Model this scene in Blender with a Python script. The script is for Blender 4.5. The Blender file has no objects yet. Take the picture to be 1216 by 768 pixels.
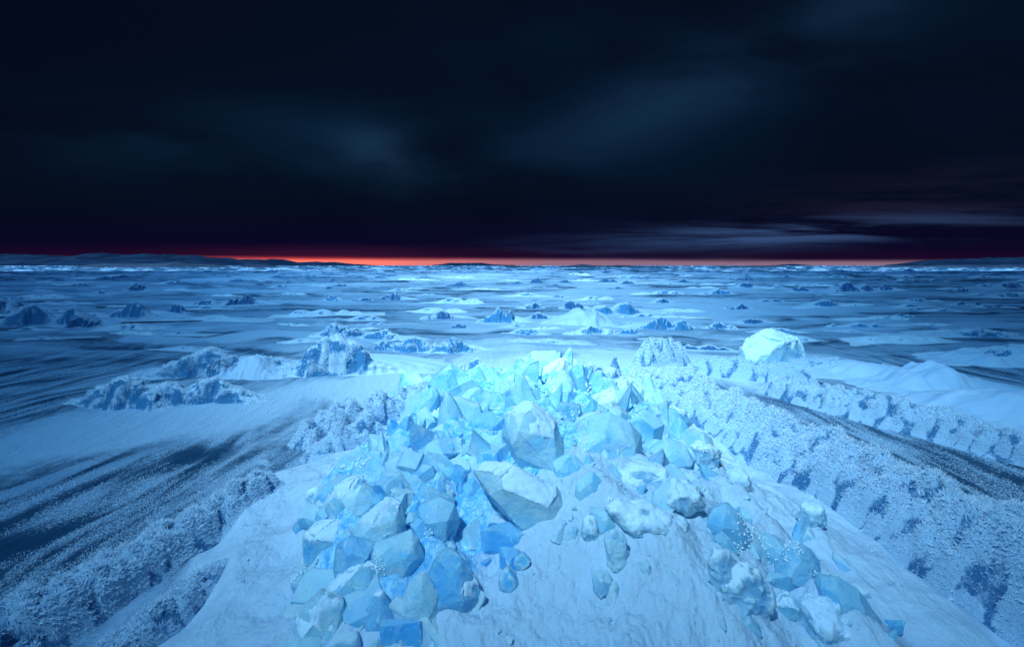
import bpy, bmesh, math, random
import numpy as np
from mathutils import Vector

R = math.radians
SC = bpy.context.scene
COL = SC.collection
H = 1.5            # eye height above the sea ice, metres
F = 675.0          # focal length in picture units

# ------------------------------------------------------------------ noise
_rs = np.random.RandomState(7)
_perm = _rs.permutation(256); _perm = np.concatenate([_perm, _perm, _perm])
_g = _rs.normal(size=(256, 3)); _g /= np.linalg.norm(_g, axis=1)[:, None]

def noise3(x, y, z=0.0):
    x, y, z = np.broadcast_arrays(np.asarray(x, float), np.asarray(y, float), np.asarray(z, float))
    xi, yi, zi = np.floor(x), np.floor(y), np.floor(z)
    xf, yf, zf = x - xi, y - yi, z - zi
    xi, yi, zi = xi.astype(int) & 255, yi.astype(int) & 255, zi.astype(int) & 255
    u, v, w = [t * t * t * (t * (t * 6 - 15) + 10) for t in (xf, yf, zf)]
    out = 0
    for a in (0, 1):
        for b in (0, 1):
            for c in (0, 1):
                g = _g[_perm[_perm[_perm[(xi + a) & 255] + ((yi + b) & 255)] + ((zi + c) & 255)]]
                d = g[..., 0] * (xf - a) + g[..., 1] * (yf - b) + g[..., 2] * (zf - c)
                out = out + d * (u if a else 1 - u) * (v if b else 1 - v) * (w if c else 1 - w)
    return out * 1.4

def fbm(x, y, z=0.0, o=4, gain=0.5):
    s, a = 0, 1.0
    for i in range(o):
        s = s + a * noise3(x + 17.3 * i, y - 9.1 * i, z + 3.7 * i)
        x, y, z, a = np.asarray(x) * 2.03, np.asarray(y) * 2.03, np.asarray(z) * 2.03, a * gain
    return s

def ridged(x, y, z=0.0, o=3):
    s, a = 0, 1.0
    for i in range(o):
        n = 1 - np.abs(noise3(x + 5.3 * i, y + 11.7 * i, z + 2.9 * i)) * 2
        s = s + a * n
        x, y, z, a = np.asarray(x) * 2.1, np.asarray(y) * 2.1, np.asarray(z) * 2.1, a * 0.5
    return s / 1.75

def _h(i, j, k, c):
    return _perm[_perm[_perm[(i + c * 31) & 255] + (j & 255)] + (k & 255)] / 255.0

def worley(x, y, z=None, jitter=0.9):
    """distance to the nearest of one random point per unit cell"""
    x = np.asarray(x, float); y = np.asarray(y, float)
    flat = z is None
    z = np.zeros_like(x) if flat else np.asarray(z, float)
    xi, yi, zi = np.floor(x).astype(int), np.floor(y).astype(int), np.floor(z).astype(int)
    best = np.full(x.shape, 9.0)
    for a in (-1, 0, 1):
        for b in (-1, 0, 1):
            for c in ((0,) if flat else (-1, 0, 1)):
                i, j, k = xi + a, yi + b, zi + c
                dx = i + 0.5 + jitter * (_h(i, j, k, 1) - 0.5) - x
                dy = j + 0.5 + jitter * (_h(i, j, k, 2) - 0.5) - y
                dz = 0 if flat else k + 0.5 + jitter * (_h(i, j, k, 3) - 0.5) - z
                best = np.minimum(best, dx * dx + dy * dy + dz * dz)
    return np.sqrt(best)

def cauli(x, y, r):
    """cauliflower swelling, 0..1, lumps of about radius r"""
    wx = x + 0.35 * r * noise3(x / r, y / r, 3.3); wy = y + 0.35 * r * noise3(x / r, y / r, 8.8)
    a = np.sqrt(np.clip(1 - (worley(wx / (1.7 * r), wy / (1.7 * r), None, 0.9) / 0.66) ** 2, 0, 1))
    b = np.sqrt(np.clip(1 - (worley(wx / (0.6 * r) + 7, wy / (0.6 * r)) / 0.75) ** 2, 0, 1))
    c = np.sqrt(np.clip(1 - (worley(wx / (0.85 * r) + 3, wy / (0.85 * r) + 11) / 0.7) ** 2, 0, 1))
    return np.maximum(a * (0.72 + 0.28 * b), 0.42 * c)

def sstep(a, b, x):
    t = np.clip((x - a) / (b - a), 0, 1)
    return t * t * (3 - 2 * t)

def gauss(x, s):
    return np.exp(-(x / s) ** 2)

# ------------------------------------------------------------------ object helpers
def tag(o, label=None, cat=None, group=None, kind=None):
    if label: o['label'] = label
    if cat: o['category'] = cat
    if group: o['group'] = group
    if kind: o['kind'] = kind
    return o

def empty(name, loc, rz=0.0):
    o = bpy.data.objects.new(name, None)
    COL.objects.link(o)
    o.location = loc
    o.rotation_euler.z = rz
    o.empty_display_size = 0.1
    return o

def mesh_np(name, V, faces, mat, parent=None, smooth=True, attrs=None):
    """V (n,3) array, faces (m,3) or (m,4) int array"""
    me = bpy.data.meshes.new(name)
    V = np.asarray(V, np.float32); faces = np.asarray(faces, np.int32)
    k = faces.shape[1]
    me.vertices.add(len(V)); me.vertices.foreach_set('co', V.ravel())
    me.loops.add(faces.size); me.loops.foreach_set('vertex_index', faces.ravel())
    me.polygons.add(len(faces))
    me.polygons.foreach_set('loop_start', np.arange(0, faces.size, k, dtype=np.int32))
    me.polygons.foreach_set('use_smooth', np.full(len(faces), smooth, bool))
    me.update(calc_edges=True)
    for an, av in (attrs or {}).items():
        at = me.attributes.new(an, 'FLOAT', 'POINT')
        at.data.foreach_set('value', np.asarray(av, np.float32).ravel())
    me.materials.append(mat)
    o = bpy.data.objects.new(name, me)
    COL.objects.link(o)
    if parent: o.parent = parent
    return o

def grid_faces(nr, nc, wrap=False):
    i = np.arange(nr - 1)[:, None]; j = np.arange(nc if wrap else nc - 1)[None, :]
    a = i * nc + j; b = i * nc + (j + 1) % nc
    c = (i + 1) * nc + (j + 1) % nc; d = (i + 1) * nc + j
    return np.stack([a, b, c, d], -1).reshape(-1, 4)

# ------------------------------------------------------------------ node helpers
class NT:
    def __init__(s, tree):
        s.t = tree; s.t.nodes.clear()
    def n(s, typ, **kw):
        nd = s.t.nodes.new(typ)
        for k, v in kw.items(): setattr(nd, k, v)
        return nd
    def link(s, a, b): s.t.links.new(a, b)
    def put(s, sock, v):
        if hasattr(v, 'is_output'): s.link(v, sock)
        elif v is not None: sock.default_value = v
    def m(s, op, a, b=None, c=None, clamp=False):
        nd = s.n('ShaderNodeMath', operation=op, use_clamp=clamp)
        for i, v in enumerate((a, b, c)):
            if v is not None: s.put(nd.inputs[i], v)
        return nd.outputs[0]
    def vm(s, op, a, b):
        nd = s.n('ShaderNodeVectorMath', operation=op)
        s.put(nd.inputs[0], a); s.put(nd.inputs[1], b)
        return nd.outputs[0]
    def mix(s, f, a, b):
        nd = s.n('ShaderNodeMix', data_type='RGBA')
        s.put(nd.inputs[0], f); s.put(nd.inputs[6], a); s.put(nd.inputs[7], b)
        return nd.outputs[2]
    def noise(s, vec, scale, detail=4.0, rough=0.55, dist=0.0, typ=None):
        nd = s.n('ShaderNodeTexNoise')
        if typ: nd.noise_type = typ
        s.put(nd.inputs['Vector'], vec)
        nd.inputs['Scale'].default_value = scale; nd.inputs['Detail'].default_value = detail
        nd.inputs['Roughness'].default_value = rough; nd.inputs['Distortion'].default_value = dist
        return nd.outputs[0]
    def voro(s, vec, scale, feature='F1', rnd=1.0):
        nd = s.n('ShaderNodeTexVoronoi', feature=feature)
        s.put(nd.inputs['Vector'], vec); nd.inputs['Scale'].default_value = scale
        nd.inputs['Randomness'].default_value = rnd
        return nd.outputs[0]
    def ss(s, lo, hi, v):
        nd = s.n('ShaderNodeMapRange', interpolation_type='SMOOTHSTEP')
        s.put(nd.inputs[0], v); s.put(nd.inputs[1], lo); s.put(nd.inputs[2], hi)
        return nd.outputs[0]
    def mapping(s, vec, scale=(1, 1, 1), rot=(0, 0, 0), loc=(0, 0, 0)):
        nd = s.n('ShaderNodeMapping')
        s.put(nd.inputs[0], vec); nd.inputs['Scale'].default_value = scale
        nd.inputs['Rotation'].default_value = rot; nd.inputs['Location'].default_value = loc
        return nd.outputs[0]
    def bump(s, h, strength, dist, normal=None):
        nd = s.n('ShaderNodeBump'); nd.inputs['Strength'].default_value = strength
        nd.inputs['Distance'].default_value = dist; s.put(nd.inputs['Height'], h)
        if normal is not None: s.link(normal, nd.inputs['Normal'])
        return nd.outputs[0]
    def attr(s, name):
        return s.n('ShaderNodeAttribute', attribute_name=name).outputs['Fac']

def rgb(r, g, b): return (r, g, b, 1.0)

def material(name):
    m = bpy.data.materials.new(name); m.use_nodes = True
    return m, NT(m.node_tree)

def principled(t, base, rough=0.5, normal=None, spec=0.5, sss=0.0, radius=(0.1, 0.2, 0.3), scale=0.1, ior=1.31, trans=0.0):
    p = t.n('ShaderNodeBsdfPrincipled')
    t.put(p.inputs['Base Color'], base); t.put(p.inputs['Roughness'], rough)
    p.inputs['IOR'].default_value = ior; t.put(p.inputs['Specular IOR Level'], spec)
    t.put(p.inputs['Subsurface Weight'], sss); p.inputs['Subsurface Radius'].default_value = radius
    p.inputs['Subsurface Scale'].default_value = scale
    t.put(p.inputs['Transmission Weight'], trans)
    if normal is not None: t.link(normal, p.inputs['Normal'])
    return p

def output(t, sh):
    o = t.n('ShaderNodeOutputMaterial'); t.link(sh, o.inputs['Surface'])

# ------------------------------------------------------------------ materials
SNOW = rgb(0.50, 0.66, 0.78)
FROST = rgb(0.60, 0.74, 0.84)
DARKICE = rgb(0.010, 0.045, 0.095)

def mat_snow(name='wind_packed_snow', tint=SNOW, bumpk=1.0):
    m, t = material(name)
    geo = t.n('ShaderNodeNewGeometry'); p = geo.outputs['Position']
    fine = t.noise(p, 90, 4, 0.7)
    mid = t.noise(t.mapping(p, (1.0, 0.35, 1.0), (0, 0, 0.35)), 14, 5, 0.6, 0.6)
    big = t.noise(p, 3.0, 3, 0.5)
    nrm = t.bump(mid, 0.18 * bumpk, 0.02)
    nrm = t.bump(fine, 0.30 * bumpk, 0.006, nrm)
    c = t.mix(t.ss(0.35, 0.7, big), (tint[0] * 0.84, tint[1] * 0.9, tint[2] * 0.97, 1), tint)
    b = principled(t, c, 0.65, nrm, 0.25, 0.15, (0.02, 0.06, 0.10), 0.15)
    output(t, b.outputs[0])
    return m

def mat_frost(name='rime_frost'):
    m, t = material(name)
    geo = t.n('ShaderNodeNewGeometry'); p = geo.outputs['Position']
    c = t.mix(t.noise(p, 9, 3), rgb(0.78, 0.87, 0.94), rgb(0.90, 0.95, 0.98))
    b = principled(t, c, 0.5, None, 0.3)
    tr = t.n('ShaderNodeBsdfTranslucent'); tr.inputs[0].default_value = rgb(0.80, 0.92, 0.98)
    mx = t.n('ShaderNodeMixShader'); mx.inputs[0].default_value = 0.5
    t.link(b.outputs[0], mx.inputs[1]); t.link(tr.outputs[0], mx.inputs[2])
    output(t, mx.outputs[0])
    return m

def mat_ice(name, deep, pale, white=0.5, rough=0.22, frost_amt=0.5, speck=0.5, trans=0.0, patch=0.5, crackk=1.0):
    """broken blue ice: cloudy translucent body, cleavage planes, white fracture lines, frosted patches and edges, bubbles"""
    m, t = material(name)
    geo = t.n('ShaderNodeNewGeometry')
    tc = t.n('ShaderNodeTexCoord'); oi = t.n('ShaderNodeObjectInfo')
    rnd = oi.outputs['Random']
    off = t.n('ShaderNodeCombineXYZ')
    t.put(off.inputs[0], t.m('MULTIPLY', rnd, 37.0)); t.put(off.inputs[1], t.m('MULTIPLY', rnd, 91.0))
    p0 = t.vm('ADD', tc.outputs['Object'], off.outputs[0])
    wn = t.n('ShaderNodeTexNoise'); t.link(p0, wn.inputs['Vector']); wn.inputs['Scale'].default_value = 9; wn.inputs['Detail'].default_value = 4
    sc = t.n('ShaderNodeVectorMath', operation='SCALE'); t.link(wn.outputs['Color'], sc.inputs[0]); sc.inputs['Scale'].default_value = 0.09
    p = t.vm('ADD', p0, sc.outputs[0])
    cloud = t.noise(p0, 5.0, 5, 0.62, 0.8)
    veil = t.noise(t.mapping(p0, (1, 1, 3), (0.4, 0.7, 0.2)), 10.0, 6, 0.72, 1.6)
    fine = t.noise(p0, 42.0, 5, 0.7)
    vc = t.n('ShaderNodeTexVoronoi', feature='F1'); t.link(p, vc.inputs['Vector']); vc.inputs['Scale'].default_value = 7.0
    cell = t.n('ShaderNodeSeparateColor'); t.link(vc.outputs['Color'], cell.inputs[0]); cell = cell.outputs[0]
    crack = t.voro(p, 7.0, 'DISTANCE_TO_EDGE')
    crack2 = t.voro(p, 26.0, 'DISTANCE_TO_EDGE')
    bub = t.voro(p0, 90.0, 'F1')
    edge = t.ss(0.506, 0.545, geo.outputs['Pointiness'])
    crackm = t.m('MULTIPLY', t.m('SUBTRACT', 1.0, t.ss(0.0, 0.03, crack)), t.ss(0.42, 0.58, veil))
    crack2m = t.m('MULTIPLY', t.m('SUBTRACT', 1.0, t.ss(0.0, 0.07, crack2)), t.ss(0.50, 0.62, cloud))
    bubm = t.m('MULTIPLY', t.m('SUBTRACT', 1.0, t.ss(0.14, 0.30, bub)), t.ss(0.60 - 0.12 * speck, 0.70, veil))
    frosty = t.m('ADD', t.noise(p0, 7.0, 6, 0.72, 0.4), t.m('MULTIPLY', t.m('SUBTRACT', rnd, 0.5), 0.12))
    frosty = t.m('MULTIPLY', t.ss(0.50, 0.60, frosty), patch)
    frosty = t.m('MULTIPLY', frosty, t.m('ADD', 0.45, t.m('MULTIPLY', fine, 1.0)), clamp=True)
    up = t.n('ShaderNodeSeparateXYZ'); t.link(geo.outputs['Normal'], up.inputs[0])
    upm = t.m('MULTIPLY', t.ss(0.50, 0.85, t.m('ADD', up.outputs[2], t.m('MULTIPLY', t.m('SUBTRACT', t.noise(geo.outputs['Position'], 18, 6, .7), 0.5), 1.1))), frost_amt)
    f = t.m('ADD', t.m('MULTIPLY', t.ss(0.32, 0.68, cloud), 0.55), t.m('MULTIPLY', cell, 0.65), clamp=True)
    body = t.mix(f, deep, pale)
    w = t.m('MULTIPLY', t.ss(0.50, 0.74, veil), white * 0.8)
    w = t.m('MAXIMUM', w, t.m('MULTIPLY', edge, 0.85))
    w = t.m('MAXIMUM', w, t.m('MULTIPLY', crackm, 0.9 * crackk))
    w = t.m('MAXIMUM', w, t.m('MULTIPLY', crack2m, 0.7 * crackk))
    w = t.m('MAXIMUM', w, t.m('MULTIPLY', bubm, 0.95))
    w = t.m('MAXIMUM', w, frosty)
    w = t.m('MAXIMUM', w, upm, clamp=True)
    c = t.mix(w, body, rgb(0.70, 0.93, 0.99))
    rg = t.m('ADD', rough, t.m('MULTIPLY', w, 0.4))
    hgt = t.m('ADD', t.noise(p0, 24, 7, 0.7, 0.5), t.m('MULTIPLY', t.ss(0.0, 0.07, crack), 0.10 * crackk))
    hgt = t.m('ADD', hgt, t.m('MULTIPLY', cell, 0.12 * crackk))
    nrm = t.bump(hgt, 0.6, 0.013)
    nrm = t.bump(t.m('ADD', bubm, t.m('MULTIPLY', t.m('MULTIPLY', fine, w), 1.5)), 0.6, 0.006, nrm)
    b = principled(t, c, rg, nrm, 0.8, 0.45, (0.02, 0.035, 0.042), 1.0, 1.31, t.m('MULTIPLY', t.m('SUBTRACT', 1.0, w), trans))
    tr = t.n('ShaderNodeBsdfTranslucent'); t.put(tr.inputs[0], t.mix(0.6, c, rgb(0.50, 0.86, 0.97)))
    t.link(nrm, tr.inputs['Normal'])
    mx = t.n('ShaderNodeMixShader'); mx.inputs[0].default_value = 0.24
    t.link(b.outputs[0], mx.inputs[1]); t.link(tr.outputs[0], mx.inputs[2])
    output(t, mx.outputs[0])
    return m

def mat_hummock(name, ice, vein=1.0, snowline=0.55, fine=1.0, frost=None):
    """old pressure ice: blue face laced with frost veins, snow lying on what faces up"""
    m, t = material(name)
    geo = t.n('ShaderNodeNewGeometry'); p = geo.outputs['Position']
    fr = t.attr('vein')
    nz = t.n('ShaderNodeSeparateXYZ'); t.link(geo.outputs['Normal'], nz.inputs[0])
    n1 = t.noise(p, 16 * fine, 6, 0.75)
    n2 = t.noise(p, 60 * fine, 5, 0.75)
    snow = t.ss(snowline - 0.12, snowline + 0.16, t.m('ADD', nz.outputs[2], t.m('ADD', t.m('MULTIPLY', t.m('SUBTRACT', n1, 0.5), 0.45), t.m('MULTIPLY', t.m('SUBTRACT', n2, 0.5), 0.35))))
    fm = t.m('MULTIPLY', t.ss(0.34, 0.72, t.m('ADD', fr, t.m('MULTIPLY', t.m('SUBTRACT', n2, 0.5), 1.3))), vein)
    w = t.m('MAXIMUM', snow, fm, clamp=True)
    body = t.mix(n1, (ice[0] * 0.55, ice[1] * 0.6, ice[2] * 0.7, 1), ice)
    c = t.mix(w, body, frost or FROST)
    nrm = t.bump(n2, 0.6, 0.025 / fine)
    b = principled(t, c, t.m('ADD', 0.35, t.m('MULTIPLY', w, 0.3)), nrm, 0.4, 0.1, (0.03, 0.1, 0.16), 0.3)
    output(t, b.outputs[0])
    return m

def mat_ground():
    m, t = material('sea_ice_and_drifted_snow')
    geo = t.n('ShaderNodeNewGeometry'); p = geo.outputs['Position']
    sn = t.attr('snow'); st = t.attr('streak')
    dist = t.n('ShaderNodeVectorMath', operation='LENGTH'); t.link(p, dist.inputs[0])
    near = t.m('SUBTRACT', 1.0, t.ss(6.0, 26.0, dist.outputs['Value']))
    grain = t.noise(p, 70, 4, 0.75)
    grainf = t.noise(p, 9, 5, 0.7)
    gr = t.mix(near, grainf, grain)
    mid = t.noise(p, 5.0, 5, 0.6)
    # rime grains on dark ice: coverage follows the wind streaks
    cov = t.m('ADD', st, t.m('MULTIPLY', t.m('SUBTRACT', gr, 0.5), 2.2))
    cov = t.m('MULTIPLY', t.ss(0.25, 0.95, cov), 0.85)
    dark = t.mix(mid, DARKICE, rgb(0.02, 0.085, 0.16))
    icec = t.mix(cov, dark, rgb(0.26, 0.42, 0.57))
    blue = t.attr('blue')
    sm = t.ss(0.22, 0.92, t.m('ADD', sn, t.m('MULTIPLY', t.m('SUBTRACT', t.noise(p, 11, 5, 0.7), 0.5), 0.6)))
    c = t.mix(sm, icec, t.mix(t.attr('ridge'), rgb(0.33, 0.50, 0.65), SNOW))
    bl = t.ss(0.35, 0.65, t.m('ADD', blue, t.m('MULTIPLY', t.m('SUBTRACT', mid, 0.5), 0.8)))
    c = t.mix(bl, c, t.mix(t.ss(0.35, 0.65, t.noise(p, 22, 6, 0.7, 0.6)), rgb(0.09, 0.46, 0.80), rgb(0.50, 0.83, 0.96)))
    rg = t.m('ADD', 0.38, t.m('MULTIPLY', t.m('MAXIMUM', sm, cov), 0.3))
    drift = t.noise(t.mapping(p, (1.0, 0.3, 1.0), (0, 0, 0.3)), 16, 5, 0.6, 0.8)
    crustn = t.noise(t.mapping(p, (1.0, 0.55, 1.0), (0, 0, 0.5)), 34, 6, 0.68, 1.2)
    nrm = t.bump(drift, 0.6, 0.03)
    nrm = t.bump(crustn, 0.55, 0.012, nrm)
    nrm = t.bump(gr, 0.55, 0.010, nrm)
    b = principled(t, c, rg, nrm, 0.35, 0.0)
    output(t, b.outputs[0])
    return m

def mat_hill(name, a, bcol):
    m, t = material(name)
    geo = t.n('ShaderNodeNewGeometry'); p = geo.outputs['Position']
    n = t.noise(t.mapping(p, (1, 1, 3)), 0.012, 6, 0.65)
    c = t.mix(t.ss(0.4, 0.62, n), a, bcol)
    b = principled(t, c, 0.8, None, 0.1)
    output(t, b.outputs[0])
    return m

M_SNOW = mat_snow('wind_packed_snow', rgb(0.42, 0.58, 0.71))
M_FROST = mat_frost()
M_CAP = mat_snow('crusted_snow', rgb(0.72, 0.88, 0.96), 1.6)
M_ICE = mat_ice('broken_blue_ice', rgb(0.11, 0.54, 0.90), rgb(0.52, 0.89, 0.99), 0.7, 0.22, 0.5, 0.5, 0.0, 0.6)
M_ICE_PALE = mat_ice('milky_ice', rgb(0.22, 0.69, 0.96), rgb(0.60, 0.91, 0.99), 0.8, 0.28, 0.7, 0.5, 0.0, 0.75)
M_ICE_DEEP = mat_ice('deep_blue_ice', rgb(0.06, 0.44, 0.84), rgb(0.22, 0.69, 0.96), 0.3, 0.16, 0.3, 0.3, 0.0, 0.3)
M_ICE_GLASS = mat_ice('bubbly_clear_ice', rgb(0.13, 0.56, 0.88), rgb(0.42, 0.82, 0.98), 0.6, 0.12, 0.35, 1.4, 0.10, 0.45)
M_SNOWICE = mat_ice('snow_crusted_ice', rgb(0.24, 0.58, 0.84), rgb(0.48, 0.76, 0.92), 0.6, 0.6, 1.0, 0.2, 0.0, 0.9, 0.0)
M_HUM = mat_hummock('veined_pressure_ice', rgb(0.05, 0.26, 0.48), 0.8, 0.64, 1.0, rgb(0.42, 0.58, 0.71))
M_HUM_DARK = mat_hummock('bare_dark_pressure_ice', rgb(0.03, 0.16, 0.34), 0.5, 0.66, 0.6, rgb(0.38, 0.54, 0.68))
M_HUM_FAR = mat_hummock('distant_pressure_ice', rgb(0.03, 0.14, 0.30), 0.3, 0.72, 0.25, rgb(0.13, 0.24, 0.36))
M_HUM_FROST = mat_hummock('frost_covered_pressure_ice', rgb(0.06, 0.26, 0.47), 0.95, 0.60, 1.0, rgb(0.50, 0.66, 0.78))
M_BANK = mat_hummock('rime_bank', rgb(0.05, 0.20, 0.38), 1.0, 0.95, 1.0, rgb(0.36, 0.54, 0.69))
M_GROUND = mat_ground()
M_HILL = mat_hill('snowy_hillside', rgb(0.0015, 0.007, 0.020), rgb(0.005, 0.016, 0.038))
M_ISLE = mat_hill('dark_rock', rgb(0.010, 0.020, 0.04), rgb(0.025, 0.04, 0.065))

# ------------------------------------------------------------------ terrain
def left_edge(y):  return np.interp(y, [1.0, 2.3, 3.3, 4.2, 5.2, 6.6], [-1.25, -1.45, -1.75, -1.55, -1.25, -0.9])
def right_edge(y): return np.interp(y, [1.0, 2.3, 3.3, 4.2, 5.2, 6.6], [2.15, 2.05, 1.95, 1.85, 1.75, 1.5])

def pile_mask(X, Y):
    lo = np.interp(Y, [2, 2.6, 3.4, 4.5, 6.3], [-.75, -1.0, -1.25, -1.1, -1.0]); hi = np.interp(Y, [2, 2.6, 3.0, 3.6, 4.5, 6.3], [-0.1, 0.05, 0.7, 1.1, 1.2, 0.9])
    return sstep(0, 0.25, np.minimum(X - lo, hi - X)) * sstep(2.0, 2.3, Y) * sstep(6.5, 6.2, Y)

def ground_z(x, y, detail=True):
    x = np.asarray(x, float); y = np.asarray(y, float)
    d = np.hypot(x, y)
    z = 0.035 * fbm(x / 1.6, y / 2.6, 0.3, 3) * sstep(1, 4, d)
    z = z + 0.10 * fbm(x / 9.0, y / 5.0, 4.1, 3) * sstep(8, 25, d)
    z = z + 0.32 * np.maximum(fbm(x / 26.0, y / 14.0, 8.3, 4) - 0.15, 0) * sstep(20, 60, d)
    # the pressure ridge the camera stands on
    le, re = left_edge(y), right_edge(y)
    t = np.where(x < 0.25, (x - le) / (0.25 - le), (re - x) / (re - 0.25))
    wob = 0.16 * fbm(x / 0.7, y / 0.9, 1.7, 3)
    t = np.clip(t + wob, 0, 1)
    prof = 0.09 * sstep(0, 0.12, t) + 0.35 * sstep(0.12, 0.80, t)
    along = sstep(6.9, 5.3, y) * (1 + 0.22 * gauss(y - 3.0, 1.1))
    fall = sstep(1.45, 2.85, y + 0.10 * noise3(x / 0.5, 0.0, 2.2) + 0.12 * np.abs(x - 0.2))
    mound = prof * along * (0.16 + 0.84 * fall)
    # hollow in the broken ice, and the dip at its left foot
    mound = mound - 0.24 * gauss(x + 0.18, 0.22) * gauss(y - 2.55, 0.42) - 0.10 * gauss(x + 0.45, 0.3) * gauss(y - 1.9, 0.3)
    mound = mound + 0.05 * gauss(x - 0.25, 0.4) * gauss(y - 2.35, 0.3)
    # rib running down the right side of the ridge
    rib = np.interp(y, [1.2, 2.0, 3.0, 4.0], [1.42, 1.32, 1.12, 0.95])
    mound = mound + 0.07 * gauss(x - rib, 0.09) * sstep(4.2, 3.4, y) - 0.05 * gauss(x - rib - 0.25, 0.14) * sstep(4.2, 3.4, y)
    mound = mound - 0.06 * gauss(x - rib + 0.28, 0.16) * sstep(3.6, 2.9, y)
    # heaped broken ice under the pile of blocks
    pile = pile_mask(x, y)
    z = z + mound + 0.08 * pile
    if detail:
        k = sstep(0.02, 0.2, mound)
        z = z + pile * 0.16 * (0.5 - worley(x / 0.24 + 0.5 * noise3(x * 3, y * 3, 1.0), y / 0.30)) * (0.6 + 0.6 * noise3(x / 0.5, y / 0.5, 5.0))
        z = z + k * (0.070 * fbm(x / 0.34, y / 0.40, 2.2, 7, 0.54) + 0.014 * (0.6 * ridged(x / 0.15 + 0.5 * y, y / 0.13, 3.3, 3) - 0.5) + 0.030 * (ridged(x / 0.42 + 0.4 * y, y / 0.9, 6.1, 3) - 0.5))
    return z

def hit(px, py):
    """where the sight line through a picture point meets the terrain"""
    lo = 0.6
    for y in np.concatenate([np.arange(0.6, 12, 0.02), np.geomspace(12, 3000, 1500)]):
        x = (px - 608) * y / F; z = H - (py - 315) * y / F
        if z <= float(_gz(x, y)): return x, y
    return (px - 608) * 3000 / F, 3000

def hits(pts):
    """vectorised hit for a list of picture points"""
    ys = np.concatenate([np.arange(0.6, 12, 0.02), np.geomspace(12, 3000, 1200)])
    out = []
    for px, py in pts:
        xs = (px - 608) * ys / F; zs = H - (py - 315) * ys / F
        k = np.argmax(zs <= ground_z(xs, ys, False))
        if zs[k] > ground_z(xs[k], ys[k], False): k = len(ys) - 1
        out.append((float(xs[k]), float(ys[k])))
    return out

def gz(x, y): return float(ground_z(np.array(x), np.array(y)))

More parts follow.
